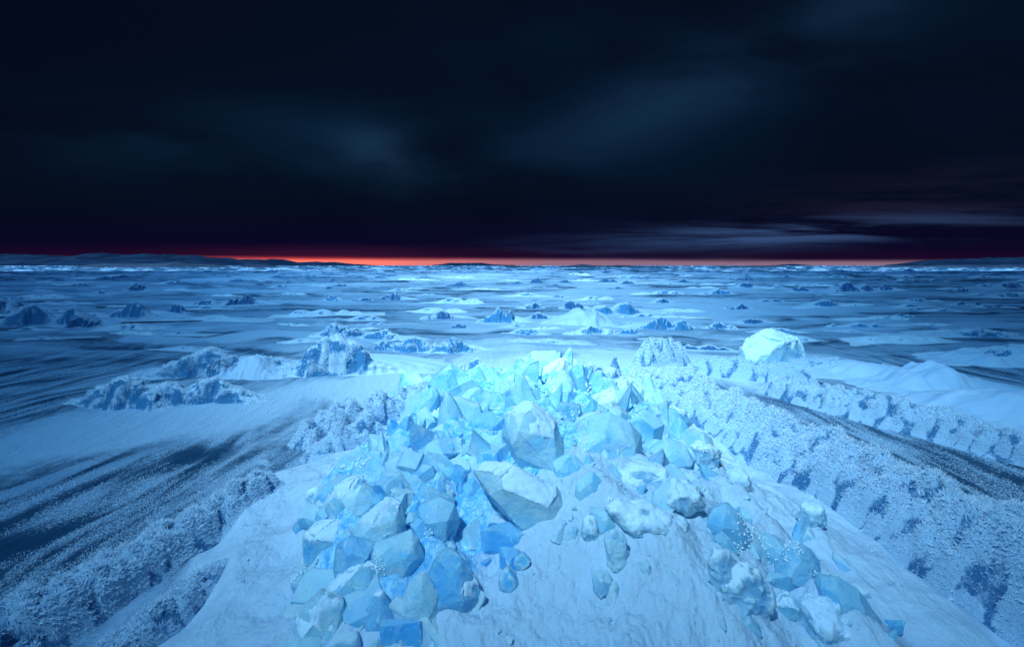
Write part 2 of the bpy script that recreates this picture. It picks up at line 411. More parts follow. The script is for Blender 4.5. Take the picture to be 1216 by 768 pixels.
def build_ground():
    rows = np.concatenate([np.linspace(0.18, 1.35, 60)[:-1], H * F / np.geomspace(760, 260, 330)[:-1],
                           H * F / np.linspace(260, 1.6, 470), [900, 1300, 2000, 3500, 6000]])
    rows = np.sort(rows)
    dense = np.linspace(R(-50), R(50), 1000)
    rest = np.linspace(R(50), R(310), 120)[1:-1]
    ang = np.concatenate([dense, rest])
    A, Rr = np.meshgrid(ang, rows)
    # rows follow equal depth in front, equal radius behind
    c = np.maximum(np.cos(A), 0.62)
    X = Rr / c * np.sin(A); Y = Rr / c * np.cos(A)
    Z = ground_z(X, Y)
    d = np.hypot(X, Y)
    # snow on the ice, thinned at the sides and far out as painted shade
    le, re = left_edge(Y), right_edge(Y)
    on = sstep(-0.12, 0.10, np.minimum(X - le, re - X)) * sstep(6.9, 6.4, Y)
    warp = 0.5 * fbm(X / 2.2, Y / 3.0, 5.5, 3)
    curve = X + np.tanh(2 * X) * 0.10 * np.maximum(Y - 3, 0) ** 1.3 * 0.3
    sN = fbm((curve + warp) / 1.5, Y / 6.0, 9.0, 4)
    sF = fbm((X + 6 * warp) / 14.0, (Y + 2.2 * warp - 0.12 * np.abs(X)) / (0.9 + 0.055 * np.minimum(Y, 90)), 12.0, 5)
    b = sstep(6, 13, Y)
    n = sN * (1 - b) + sF * b
    cover_shade = 0.38 + 1.25 * n + 0.12 * sstep(5, 12, Y) + 0.05 * sstep(25, 45, d) - 0.50 * sstep(70, 170, d) - 0.22 * sstep(0.42, 0.95, np.abs(X) / (Y + 1.0))
    # the long bare leads either side of the ridge
    cover_shade = cover_shade - 0.55 * gauss(X - np.interp(Y, [2, 5, 8], [3.1, 3.3, 3.0]), 1.0) * sstep(9.0, 5.5, Y)
    cover_shade = cover_shade - 0.45 * sstep(-2.0, -3.0, X) * sstep(5.6, 3.6, Y) - 0.25 * gauss(X + 2.3, 0.6) * sstep(5.5, 4.2, Y)
    cover_shade = cover_shade + 0.55 * gauss((X + 3.2) * 0.86 - (Y - 5.4) * 0.5, 0.55) * sstep(4.3, 5.0, Y) * sstep(8.2, 7.2, Y)
    cover_shade = cover_shade + 0.5 * gauss(X - 0.6, 3.0) * gauss(Y - 8.2, 1.4)
    snow = np.maximum(on * 1.0, np.clip(cover_shade, 0, 1))
    sk = 0.60 + 0.85 * fbm((curve + 0.4 * warp + 0.22 * noise3(X / 0.7, Y / 1.1, 6.6)) / 0.15, Y / 1.1, 3.0, 5) * (1 - b) + (0.16 - 0.45 * sstep(90, 200, d)) * b + 0.85 * fbm((X + 3 * warp) / 5, (Y + warp) / 0.8, 7.7, 4) * b  # far drop in the streaks paints shade onto the distant ice
    sk = sk - 0.25 * sstep(-1.9, -3.0, X) * sstep(4.2, 2.9, Y) - 0.15 * gauss(X - 3.5, 0.8) * sstep(6.2, 4.0, Y)
    # bare patches of grey ice
    sk = sk - 0.9 * gauss((X + 2.45) / 1.0, 0.24) * gauss(Y - 4.55, 0.22)
    Z = Z + 0.018 * (np.clip(snow, 0, 1) - 0.5) * (1 - on)
    # sastrugi: wind ridges along the drift
    rn = ridged((curve + 0.5 * warp) / 0.34, Y / 2.4, 4.4, 3) - 0.5
    rf = ridged((X + 4 * warp) / 7.0, (Y + 1.2 * warp - 0.1 * np.abs(X)) / (0.55 + 0.035 * np.minimum(Y, 120)), 14.4, 3) - 0.5
    Z = Z + (0.020 * rn * (1 - b) + (0.035 + 0.0022 * np.minimum(Y, 80)) * rf * b) * (1 - on)
    # broken blue ice showing between the blocks of the pile
    pile = pile_mask(X, Y)
    V = np.stack([X, Y, Z], -1).reshape(-1, 3)
    o = mesh_np('sea_ice', V, grid_faces(len(rows), len(ang), True), M_GROUND,
                attrs={'blue': pile.ravel(), 'ridge': np.clip(on + 0.8 * gauss(X - 0.6, 5.0) * gauss(Y - 7.5, 3.0), 0, 1).ravel(), 'snow': snow.ravel(), 'streak': np.clip(sk, 0, 1.2).ravel()})
    return tag(o, 'snow streaked sea ice stretching to the horizon', kind='structure')

build_ground()

# ------------------------------------------------------------------ frost feathers
def blades(C, N, S, k, spread=1.0, slim=0.2, seed=0, inner=0.35, simple=False):
    """k tapered three-sided ice feathers out of every clump centre C along hemisphere N, clump radius S"""
    rs = np.random.RandomState(seed)
    n = len(C)
    C = np.repeat(C, k, 0); N = np.repeat(N, k, 0); S = np.repeat(S, k)
    D = rs.normal(size=(n * k, 3)); D /= np.linalg.norm(D, axis=1)[:, None] + 1e-9
    D = N * 1.0 + D * spread
    D /= np.linalg.norm(D, axis=1)[:, None] + 1e-9
    L = S * rs.uniform(0.75, 1.25, n * k)
    a = np.cross(D, rs.normal(size=(n * k, 3))); a /= np.linalg.norm(a, axis=1)[:, None] + 1e-9
    b = np.cross(D, a)
    B = C + D * (L * inner)[:, None]
    T = C + D * L[:, None]
    w = (S * slim * rs.uniform(0.6, 1.2, n * k))[:, None]
    if simple:
        v = np.stack([B + a * w, B + (-0.5 * a + 0.87 * b) * w, B + (-0.5 * a - 0.87 * b) * w, T], 1)
        f = np.array([[0, 1, 3], [1, 2, 3], [2, 0, 3]])
        return v.reshape(-1, 3), ((np.arange(n * k) * 4)[:, None, None] + f[None]).reshape(-1, 3)
    mid = C + D * (L * 0.72)[:, None]
    v = np.stack([B + a * w * .6, B + (-0.5 * a + 0.87 * b) * w * .6, B + (-0.5 * a - 0.87 * b) * w * .6,
                  mid + (0.5 * a + .87 * b) * w, mid + (-a) * w, mid + (0.5 * a - 0.87 * b) * w, T], 1)
    f = np.array([[0, 1, 3], [1, 4, 3], [1, 2, 4], [2, 5, 4], [2, 0, 5], [0, 3, 5], [3, 4, 6], [4, 5, 6], [5, 3, 6]])
    Fc = (np.arange(n * k) * 7)[:, None, None] + f[None]
    return v.reshape(-1, 3), Fc.reshape(-1, 3)

def frost_on(parent, C, N, S, k, seed, spread=0.9, slim=0.2, name='frost_crystals', inner=0.35, simple=False):
    V, Fc = blades(C, N, S, k, spread, slim, seed, inner, simple)
    o = mesh_np(name, V, Fc, M_FROST, parent, smooth=False)
    o['kind'] = 'stuff'
    return o

# ------------------------------------------------------------------ frost ridges (a frosted bank laid along a path)
def frost_ridge(path, width, height, label, seed, clump=0.05, density=1.0, k=34, mat=None, skew=0.0, group=None, lump=0.5, name='frost_ridge'):
    """path: list of (x, y) ; width, height: values along it"""
    rs = np.random.RandomState(seed)
    P = np.array(path, float)
    seg = np.r_[0, np.cumsum(np.hypot(*np.diff(P, axis=0).T))]
    Ltot = seg[-1]
    fine = 0.013 if np.mean(P[:, 1]) < 5.5 else 0.022
    nS = max(20, int(Ltot / fine)); nT = int(max(24, 2 * max(width) / fine))
    s = np.linspace(0, Ltot, nS)
    cx, cy = np.interp(s, seg, P[:, 0]), np.interp(s, seg, P[:, 1])
    ker = np.ones(9) / 9
    pad = lambda a: np.convolve(np.r_[[a[0]] * 4, a, [a[-1]] * 4], ker, 'valid')
    cx, cy = pad(cx), pad(cy)
    tx, ty = np.gradient(cx), np.gradient(cy); tl = np.hypot(tx, ty); tx, ty = tx / tl, ty / tl
    nx, ny = ty, -tx                                   # to the right of the path
    W = np.interp(s, np.linspace(0, Ltot, len(width)), width)
    Hh = np.interp(s, np.linspace(0, Ltot, len(height)), height)
    t = np.linspace(-1, 1, nT)
    SS, TT = np.meshgrid(s, t, indexing='ij')
    X = cx[:, None] + nx[:, None] * TT * W[:, None]
    Y = cy[:, None] + ny[:, None] * TT * W[:, None]
    wob = 0.25 * fbm(X / 0.5, Y / 0.5, seed * 1.3, 3)
    tt = np.clip(np.abs(TT - skew * (1 - TT ** 2)) + wob * 0.5, 0, 1)
    prof = (1 - tt ** 2) ** 1.9
    ends = sstep(0, 0.25, SS) * sstep(Ltot, Ltot - 0.25, SS)
    lum = cauli(X, Y, clump * 1.15)
    big = cauli(X + 3.1, Y + 1.7, 3.2 * clump)
    hz = Hh[:, None] * ends * prof * (0.78 + 0.50 * big)
    amp = np.minimum(1.5 * clump, 0.9 * hz + 0.015) * ends
    Z = ground_z(X, Y) - 0.006 - 0.05 * sstep(0.86, 1.0, np.abs(TT)) - 0.06 * (1 - sstep(0, 0.12, SS) * sstep(Ltot, Ltot - 0.12, SS)) + hz * (1 + lump * 0.5 * fbm(X / 0.16, Y / 0.16, seed, 3)) + amp * lum * sstep(0.0, 0.45, prof)
    ox, oy = float(cx.mean()), float(cy.mean()); oz = gz(ox, oy)
    root = empty(name, (ox, oy, oz))
    tag(root, label, 'frost ridge', group)
    V = np.stack([X - ox, Y - oy, Z - oz], -1)
    mesh_np('ice_core', V.reshape(-1, 3), grid_faces(nS, nT)[:, ::-1], mat or M_BANK, root,
            attrs={'vein': np.maximum((lum - 0.20 + 0.22 * fbm(X / 0.10, Y / 0.10, seed + 2.0, 3)) * 1.8 * (0.75 + 0.3 * big), 0.36 + 0.25 * fbm(X / 0.06, Y / 0.06, seed + 6.0, 2)).ravel()})
    dS = np.gradient(V, axis=0); dT = np.gradient(V, axis=1)
    N = np.cross(dT, dS); N /= np.linalg.norm(N, axis=-1)[..., None] + 1e-9
    N[N[..., 2] < 0] *= -1
    area = Ltot * 2 * np.mean(W) * 1.3
    n = int(area / (clump * 0.15) ** 2 * density)
    ii = (rs.uniform(0.005, 0.995, n) * (nS - 1)).astype(int); jj = (rs.uniform(0.03, 0.97, n) * (nT - 1)).astype(int)
    keep = (rs.uniform(0, 1, n) < 0.11 + 1.6 * np.clip(lum[ii, jj] - 0.33, 0, 1) * (0.45 + 0.7 * big[ii, jj])) & (prof[ii, jj] > 0.02) & (ends[ii, 0] > 0.02)
    ii, jj = ii[keep], jj[keep]
    S = clump * rs.uniform(0.16, 0.55, len(ii)) * (0.6 + 0.5 * np.clip(prof[ii, jj] * 1.3, 0, 1))
    C = V[ii, jj] - N[ii, jj] * 0.003
    frost_on(root, C, N[ii, jj] * 0.75 + np.array([0, 0, 0.25]), S, 2, seed, 0.75, 0.16, inner=0.0, simple=True)
    return root

# ------------------------------------------------------------------ hummocks and drifts
def dome(rx, ry, h, seed, steep=0.5, rough=0.12, nth=72, nr=26, crest=(0.0, 0.15), sharp=1.4, fan=9.0, dip=0.06, lobes=0.22):
    """a mound on an irregular oval foot: local verts, its faces, vein mask, normals; the front (-y) is the steeper side"""
    th = np.linspace(0, 2 * np.pi, nth, endpoint=False); r = np.linspace(0, 1, nr) ** 0.9
    Rr, T = np.meshgrid(r, th, indexing='ij')
    c, s = np.cos(T), np.sin(T)
    out = 1 + lobes * fbm(c * 1.1 + seed, s * 1.1, seed * 0.7, 3)
    ex = Rr * c * out; ey = Rr * s * out
    X = (crest[0] * (1 - Rr) + ex) * rx; Y = (crest[1] * (1 - Rr) + ey) * ry
    front = np.clip(-s, 0, 1)
    k = np.clip((sharp - 1.0) / 1.6, 0, 1)      # 0 = round back, 1 = peaked
    pw = np.maximum(1.75 * (1 - 0.62 * steep * front), 0.5)
    prof = (1 - k) * (1 - Rr ** 2) ** pw + k * (1 - Rr) ** np.maximum(1.25 * (1 - 0.4 * steep * front), 0.5)
    nz = fbm(X / (0.45 * rx) + seed, Y / (0.45 * ry), seed, 4)
    rg = ridged(c * fan * 0.35 + 0.8 * nz + seed, s * fan * 0.35, Rr * 0.8 + seed, 3)
    Z = h * prof * (1 + 0.40 * nz * Rr) + rough * h * (0.8 * fbm(X / (0.16 * rx) + seed, Y / (0.16 * ry), seed * 2, 3) + (rg - 0.6) * 0.9) * (1 - Rr ** 4)
    Z = Z - dip * Rr ** 3
    V = np.stack([X, Y, Z], -1)
    dR = np.gradient(V, axis=0); dT = np.roll(V, -1, 1) - np.roll(V, 1, 1)
    N = np.cross(dR, dT); N /= np.linalg.norm(N, axis=-1)[..., None] + 1e-9
    N[N[..., 2] < 0] *= -1
    vein = np.clip((rg - 0.35) * 1.7, 0, 1)
    return V, grid_faces(nr, nth, True), vein, N

HUM_KEEP = []
def ridge_shape(rx, ry, h, seed, peaks=3, cliff=0.8, rough=0.15, fan=9.0, nu=110, nv=60, tail=1.0, sharp=1.0, lean=0.0):
    """a wind-packed hummock: snow slopes behind and at the ends, a broken ice face towards -y. Local grid verts, faces, vein mask, normals"""
    rs = np.random.RandomState(seed)
    u = np.linspace(-1.75, 1.75, nu); v = np.linspace(-1.25, 1.9, nv)
    U, Vv = np.meshgrid(u, v, indexing='ij')
    wu = U + 0.18 * fbm(U * 1.3 + seed, Vv * 1.1, seed, 3)
    top = np.zeros_like(U); vc = np.zeros_like(U)
    for k in range(peaks):
        c = rs.uniform(-0.95, 0.95) if k else lean
        wd = rs.uniform(0.22, 0.45) if k else 0.42 + 0.10 * tail
        a = rs.uniform(0.40, 0.92) if k else 1.0
        q = np.abs(wu - c - 0.25 * Vv * (rs.rand() - 0.5)) / wd
        g = np.exp(-q ** 1.9) if sharp <= 1.2 else np.maximum(1 - 0.62 * q, 0) ** 1.25
        top = np.maximum(top, a * g) if k else g * a
    top = np.maximum(top, 0.30 * np.exp(-(np.abs(wu - 0.3 * lean) / 1.15) ** 3))
    vc = -0.42 + 0.22 * fbm(u * 2.1 + seed, seed * 0.37, 1.3, 3)[:, None] + 0.10 * noise3(u * 7 + seed, 2.2, seed)[:, None]
    wdt = (1 - cliff) * 0.75 + 0.16
    face = sstep(vc - wdt, vc + 0.05, Vv)
    back = np.exp(-(np.maximum(Vv - vc - 0.15, 0) / (0.75 + 0.35 * tail)) ** 2)
    Z = h * top * face * back
    cl = face * (1 - face) * 4
    rg = ridged(wu * fan * 0.30 + seed + 0.5 * noise3(U * 2, Vv * 3, seed), Vv * 0.55 + seed, Z / max(h, .01) * 0.9, 3)
    fine = fbm(U * 4.2 + seed, Vv * 3.0, seed * 1.9, 4)
    Z = Z * (1 + rough * (0.7 * fine + 0.9 * (rg - 0.55) * (0.3 + cl)))
    Z = Z + 0.05 * h * fbm(U * 6, Vv * 6, seed, 3) * face * back
    edge = np.maximum(np.maximum(np.abs(U) / 1.75, (Vv - 0.3) / 1.6), (-0.25 - Vv) / 1.0)
    Z = Z - (0.06 + 0.06 * h) * sstep(0.45, 0.95, edge) - 0.01
    X = U * rx + 0.10 * rx * noise3(U * 3, Vv * 3, seed + 9) * cl; Y = Vv * ry
    V = np.stack([X, Y, Z], -1)
    N = np.cross(np.gradient(V, axis=0), np.gradient(V, axis=1)); N /= np.linalg.norm(N, axis=-1)[..., None] + 1e-9
    N[N[..., 2] < 0] *= -1
    rg2 = ridged(wu * fan * 0.8 + seed + 0.4 * noise3(U * 3, Vv * 4, seed + 4), Vv * 0.8 + seed, 1.0, 2)
    vein = np.clip(np.maximum((rg - 0.5) * 1.9, (rg2 - 0.62) * 2.6), 0, 1)
    return V, grid_faces(nu, nv)[:, ::-1], vein, N, (Z > 0.04 * h)

def hummock(px, py, wpx, hpx, label, cat='hummock', mat=None, seed=0, drift=0, frost=0, depth=0.7, group=None, name='ice_hummock',
            sharp=1.0, steep=0.55, rough=0.15, crest=(0, 0.15), fan=9.0, lobes=0.22, peaks=3):
    """an ice mound whose front foot shows at (px, py); wpx, hpx its size in the picture. drift: -1 / 1 side of its snow tail, 2 both"""
    (x, y), = hits([(px, py)])
    rx = 0.5 * wpx * y / F; h = 0.92 * hpx * y / F
    ry = rx * depth
    k = (y + ry * 0.7) / y
    y += ry * 0.7; x = (px - 608) * y / F
    rx *= k; h *= k
    z = gz(x, y)
    near = y < 14
    root = empty(name, (x, y, z), 0.30 * math.sin(seed * 2.7))
    tag(root, label, cat, group)
    V, Fc, vein, N, on = ridge_shape(rx, ry, h, seed, peaks, 0.35 + 0.7 * steep, rough, fan, 190 if near else 90, 120 if near else 48, 1.0, sharp, crest[0])
    if frost >= 0.3 and near:
        r = 0.035 + 0.05 * min(rx, 1.2)
        lum = cauli(V[..., 0] + x, V[..., 1] + 0.8 * V[..., 2] + y, r)
        k = sstep(0.04 * h, 0.40 * h, V[..., 2]) * sstep(0.0, 0.3, vein + 0.15)
        V = V + N * (lum * k * r * 0.32)[..., None]
        vein = np.maximum(vein, (lum - 0.5) * 1.5 * k)
    mesh_np('ice_core', V.reshape(-1, 3), Fc, mat or M_HUM, root, attrs={'vein': vein.ravel()})
    if drift:
        for sd in ((-1, 1) if drift == 2 else (drift,)):
            V2, F2, v2, _ = dome(rx * 1.5, ry * 0.9, h * 0.42, seed + 31, 0.0, 0.02, 64, 20, (-0.45 * sd, 0.2), 1.0, 3, 0.06, 0.12)
            V2 = V2 + np.array([sd * rx * 0.95, ry * 0.35, -0.01])
            mesh_np('snow_drift', V2.reshape(-1, 3), F2, M_SNOW, root, attrs={'vein': v2.ravel()})
    if frost:
        rs = np.random.RandomState(seed + 5)
        i, j = np.nonzero(on)
        q = rs.randint(0, len(i), int(2600 * frost)); i, j = i[q], j[q]
        w = rs.uniform(0, 1, len(i)) < 0.06 + 1.0 * vein[i, j]
        i, j = i[w], j[w]
        st = np.array([rx * 3.5 / V.shape[0], ry * 3.1 / V.shape[1], 0])
        frost_on(root, V[i, j] + rs.uniform(-.5, .5, (len(i), 3)) * st, N[i, j] * 0.7 + np.array([0, 0, 0.3]), rs.uniform(0.3, 1.0, len(i)) * 0.022 * max(1, y / 6), 3, seed, 0.85, 0.18, inner=0.0, simple=True)
    HUM_KEEP.append((x, y, rx, ry))
    return root

def drift(px, py, wpx, hpx, label, seed=0, depth=0.8, rz=0.0, crest=(0, 0.1), sharp=1.3, mat=None, group=None, steep=0.1, rough=0.02, name='snow_dune', cat='snow dune'):
    (x, y), = hits([(px, py)])
    rx = 0.5 * wpx * y / F; h = hpx * y / F; ry = rx * depth
    y += ry * 0.6; x = (px - 608) * y / F
    V, Fc, vein, N, on = ridge_shape(rx, ry * 1.2, h, seed, 3, 0.0, 0.05, 5, 170, 110, 1.6, sharp, crest[0])
    a, b = V[..., 0] + x, V[..., 1] + y
    k = sstep(0.0, 0.35 * h, V[..., 2])
    V[..., 2] += k * (0.10 * h * fbm(a / (0.9 * rx), b / (0.35 * ry), seed, 3) + 0.016 * (ridged((a + 0.6 * b) / 0.5, (b - 0.3 * a) / 0.22, seed * 1.1, 3) - 0.5))
    o = mesh_np(name, V.reshape(-1, 3), Fc, mat or M_SNOW, None, attrs={'vein': vein.ravel()})
    o.location = (x, y, gz(x, y)); o.rotation_euler.z = rz
    return tag(o, label, cat, group)

# ------------------------------------------------------------------ ice blocks
def block_bm(kind, dx, dy, dz, seed, soft=False):
    rs = random.Random(seed)
    bm = bmesh.new()
    pts = []
    if kind == 'slab':
        n = rs.randint(5, 7); a0 = rs.uniform(0, 6.28)
        for i in range(n):
            a = a0 + 6.283 * (i + rs.uniform(-0.3, 0.3)) / n; q = rs.uniform(0.8, 1.08)
            e = rs.uniform(0.0, 0.14)
            pts.append((math.cos(a) * q, math.sin(a) * q, 1 - e)); pts.append((math.cos(a) * q * 0.96, math.sin(a) * q * 0.96, -1 + e))
    elif kind == 'shard':
        n = rs.randint(4, 5); a0 = rs.uniform(0, 6.28)
        for i in range(n):
            a = a0 + 6.283 * (i + rs.uniform(-0.25, 0.25)) / n
            pts.append((math.cos(a), math.sin(a), -1 + rs.uniform(-0.1, 0.1)))
            pts.append((math.cos(a) * rs.uniform(0.55, 0.85), math.sin(a) * rs.uniform(0.55, 0.85), rs.uniform(-0.35, 0.15)))
        tx = rs.uniform(-0.4, 0.4)
        pts += [(tx, rs.uniform(-0.2, 0.2), 1.0), (tx + rs.uniform(-.25, .25), rs.uniform(-0.25, 0.25), rs.uniform(0.7, 0.92))]
    elif isinstance(kind, (list, tuple)):                # traced outline: widest ring, with an uneven front and back
        cx = sum(p[0] for p in kind) / len(kind); cz = sum(p[1] for p in kind) / len(kind)
        for (a, b) in kind:
            pts.append((a, rs.uniform(-0.12, 0.12), b))
            if rs.random() < 0.8:
                q = rs.uniform(0.45, 0.86); pts.append((cx + (a - cx) * q, -rs.uniform(0.55, 0.95), cz - 0.10 + (b - cz) * q * (0.8 if b > cz else 1.0)))
            q = rs.uniform(0.5, 0.9); pts.append((cx + (a - cx) * q, rs.uniform(0.6, 1.0), cz + (b - cz) * q))
    elif kind == 'ball':
        for i in range(40):
            v = Vector((rs.gauss(0, 1), rs.gauss(0, 1), rs.gauss(0, 1))).normalized() * rs.uniform(0.92, 1.04)
            pts.append(tuple(v))
    else:                                               # block: a rough many-cornered lump with flat broken sides
        for i in range(17):
            v = Vector((rs.gauss(0, 1), rs.gauss(0, 1), rs.gauss(0, 1))).normalized() * rs.uniform(0.9, 1.15)
            v = Vector([max(-0.86, min(0.86, c * 1.25)) for c in v])
            pts.append(tuple(v))
    vs = [bm.verts.new((p[0] * dx, p[1] * dy, p[2] * dz)) for p in pts]
    r = bmesh.ops.convex_hull(bm, input=vs)
    junk = [e for e in r['geom_interior'] + r['geom_unused'] if isinstance(e, bmesh.types.BMVert)]
    bmesh.ops.delete(bm, geom=list(set(junk)), context='VERTS')
    if kind != 'ball' and not soft:
        for it in range(9 if not isinstance(kind, str) else 5):
            nrm = Vector((rs.gauss(0, 1), rs.gauss(0, 1), rs.gauss(0, 1))).normalized()
            sup = max(v.co.dot(nrm) for v in bm.verts)
            if sup <= 0: continue
            q = rs.uniform(0.84, 0.95)
            bmesh.ops.bisect_plane(bm, geom=bm.verts[:] + bm.edges[:] + bm.faces[:], plane_co=nrm * sup * q, plane_no=nrm, clear_outer=True)
            cop = [v.co.copy() for v in bm.verts]
            bm.clear()
            r = bmesh.ops.convex_hull(bm, input=[bm.verts.new(c) for c in cop])
            junk = [e for e in r['geom_interior'] + r['geom_unused'] if isinstance(e, bmesh.types.BMVert)]
            bmesh.ops.delete(bm, geom=list(set(junk)), context='VERTS')
    bmesh.ops.dissolve_limit(bm, angle_limit=R(9), verts=bm.verts[:], edges=bm.edges[:])
    size = max(dx, dy, dz)
    if kind != 'ball':
        bmesh.ops.bevel(bm, geom=bm.edges[:] , offset=min(dx, dy, dz) * (0.22 if soft else 0.03), segments=2, affect='EDGES', clamp_overlap=True, profile=0.6)
    bmesh.ops.triangulate(bm, faces=bm.faces[:])
    return bm, size

def block_mesh(name, kind, dims, seed, mat, chip=1.0, res=22.0, rug=0.0):
    bm, size = block_bm(kind, *dims, seed, rug > 0.5)
    lim = max(0.009, size * 2 / res)
    for it in range(5):
        ed = [e for e in bm.edges if e.calc_length() > lim * 1.5]
        if not ed or len(bm.verts) > 7000: break
        bmesh.ops.subdivide_edges(bm, edges=ed, cuts=1, use_grid_fill=False)
        bmesh.ops.triangulate(bm, faces=[f for f in bm.faces if len(f.verts) > 3])
    bmesh.ops.smooth_vert(bm, verts=bm.verts[:], factor=0.5 if rug > 0.5 else 0.06, use_axis_x=True, use_axis_y=True, use_axis_z=True)
    bm.normal_update()
    me = bpy.data.meshes.new(name)
    bm.to_mesh(me); bm.free()
    n = len(me.vertices)
    co = np.empty(n * 3, np.float32); me.vertices.foreach_get('co', co); co = co.reshape(-1, 3).astype(float)
    no = np.empty(n * 3, np.float32); me.vertices.foreach_get('normal', no); no = no.reshape(-1, 3)
    q = co / size
    s = seed * 1.37
    d = 0.030 * fbm(q[:, 0] * 1.5 + s, q[:, 1] * 1.5, q[:, 2] * 1.5 + s, 2)
    # conchoidal fracture: shallow scoops that meet in sharp ridges
    d = d + 0.035 * (worley(q[:, 0] * 1.25 + s, q[:, 1] * 1.25 + 9, q[:, 2] * 1.25) - 0.55)
    d = d + 0.022 * (worley(q[:, 0] * 3.4 + s, q[:, 1] * 3.1, q[:, 2] * 3.1 + 5) - 0.5)
    d = d - 0.04 * np.clip(ridged(q[:, 0] * 2.6 + s, q[:, 1] * 2.6, q[:, 2] * 2.6, 3) - 0.70, 0, 1) * 2.2
    d = d + 0.014 * fbm(q[:, 0] * 9 + s, q[:, 1] * 9, q[:, 2] * 9, 3)
    d = d * chip + rug * (0.13 * fbm(q[:, 0] * 2.6 + s, q[:, 1] * 2.6, q[:, 2] * 2.6, 5, 0.55) + 0.03 * fbm(q[:, 0] * 14, q[:, 1] * 14, q[:, 2] * 14 + s, 3))
    co = co + no * (d * size)[:, None]
    me.vertices.foreach_set('co', co.astype(np.float32).ravel())
    me.polygons.foreach_set('use_smooth', np.ones(len(me.polygons), bool))
    me.update()
    me.set_sharp_from_angle(angle=R(40))
    me.materials.append(mat)
    return me

def verts_of(me):
    n = len(me.vertices)
    co = np.empty(n * 3, np.float32); me.vertices.foreach_get('co', co)
    no = np.empty(n * 3, np.float32); me.vertices.foreach_get('normal', no)
    return co.reshape(-1, 3).astype(float), no.reshape(-1, 3).astype(float)

def snow_cap(o, me, co, no, M, wz, seed, y, amount):
    """crusted snow lying along the upper faces of a block: those faces lifted, swollen and feathered out at their border"""
    hh = co @ M[2]
    cut = 62 - 14 * min(amount, 2)
    pat = fbm(co[:, 0] / 0.09 + seed, co[:, 1] / 0.09, co[:, 2] / 0.09, 3)
    ok = (wz + 0.30 * pat > 0.42) & (hh > np.percentile(hh, cut))
    tri = np.array([tuple(p.vertices) for p in me.polygons if len(p.vertices) == 3])
    keep = tri[ok[tri].sum(1) >= 2]
    if len(keep) < 12: return
    # the largest connected piece only
    lab = {}
    def root_of(a):
        while lab.setdefault(a, a) != a: a = lab[a]
        return a
    for a, b, c in keep.tolist():
        ra = root_of(a)
        lab[root_of(b)] = ra; lab[root_of(c)] = ra
    rts = np.array([root_of(a) for a in keep[:, 0].tolist()])
    v, n_ = np.unique(rts, return_counts=True)
    keep = keep[rts == v[n_.argmax()]]
    if len(keep) < 12: return
    used, inv = np.unique(keep, return_inverse=True); keep = inv.reshape(-1, 3)
    # border vertices stay under the surface
    e = np.sort(np.concatenate([keep[:, [0, 1]], keep[:, [1, 2]], keep[:, [2, 0]]]), axis=1)
    ue, cnt = np.unique(e, axis=0, return_counts=True)
    border = np.zeros(len(used), bool); border[ue[cnt == 1].ravel()] = True
    d = np.where(border, 0.0, 1.0)
    for it in range(3):
        s2 = np.zeros(len(used)); n2 = np.zeros(len(used))
        np.add.at(s2, ue[:, 0], d[ue[:, 1]]); np.add.at(s2, ue[:, 1], d[ue[:, 0]]); np.add.at(n2, ue[:, 0], 1); np.add.at(n2, ue[:, 1], 1)
        d = np.where(border, 0.0, 0.5 * d + 0.5 * s2 / np.maximum(n2, 1))
    P, N = co[used], no[used]
    k = y / 3.5
    lump = 0.5 + 0.7 * fbm(P[:, 0] / (0.03 * k) + seed, P[:, 1] / (0.03 * k), P[:, 2] / (0.03 * k), 3)
    up = M.T @ np.array([0, 0, 1.0])
    P = P + (0.6 * N + 0.4 * up) * (-0.004 + d * (0.010 + 0.016 * np.clip(lump, 0, 1.5)) * k)[:, None]
    mesh_np('snow_cap', P, keep, M_CAP, o)

def ice_block(px, py, wpx, hpx, kind, label, mat=None, seed=1, rot=(0, 0, 0), depth=0.8, y=None, cat='ice block', name='ice_block', group=None,
              crust=0, beads=0, chip=1.0, thick=None, bury=0.25, lift=0.0, res=22.0):
    """a block centred at (px, py) in the picture, wpx by hpx there. crust: frost on top; beads: bubbles on its skin"""
    if y is None:
        (x0, y0), = hits([(px, py + hpx * bury)])
        y = y0 + 0.25 * wpx * y0 / F * depth
    x = (px - 608) * y / F; z = H - (py - 315) * y / F
    dx = 0.5 * wpx * y / F; dz = 0.5 * hpx * y / F; dy = dx * depth
    if thick: dz = thick
    me = block_mesh(name, kind, (dx, dy, dz), seed, mat or M_ICE, chip, res, 0.75 if mat is M_SNOWICE else 0.12)
    o = bpy.data.objects.new(name, me); COL.objects.link(o)
    o.location = (x, y, z + lift)
    o.rotation_euler = tuple(R(a) for a in rot)
    tag(o, label, cat, group)
    if crust or beads:
        co, no = verts_of(me)
        from mathutils import Euler
        M = np.array(Euler(tuple(R(a) for a in rot)).to_matrix())
        wz = no @ M[2]
        rs = np.random.RandomState(seed)
    if crust:
        snow_cap(o, me, co, no, M, wz, seed, y, crust)
    if beads:
        c0 = co[rs.choice(np.nonzero((wz > 0.0))[0])]
        dd = np.linalg.norm(co - c0, axis=1)
        idx = np.nonzero(dd < beads)[0]
        idx = rs.choice(idx, min(len(idx), 60), replace=False)
        bead_mesh(o, co[idx] + no[idx] * 0.001, rs.uniform(0.0025, 0.007, len(idx)) * (y / 3.2))
    return o

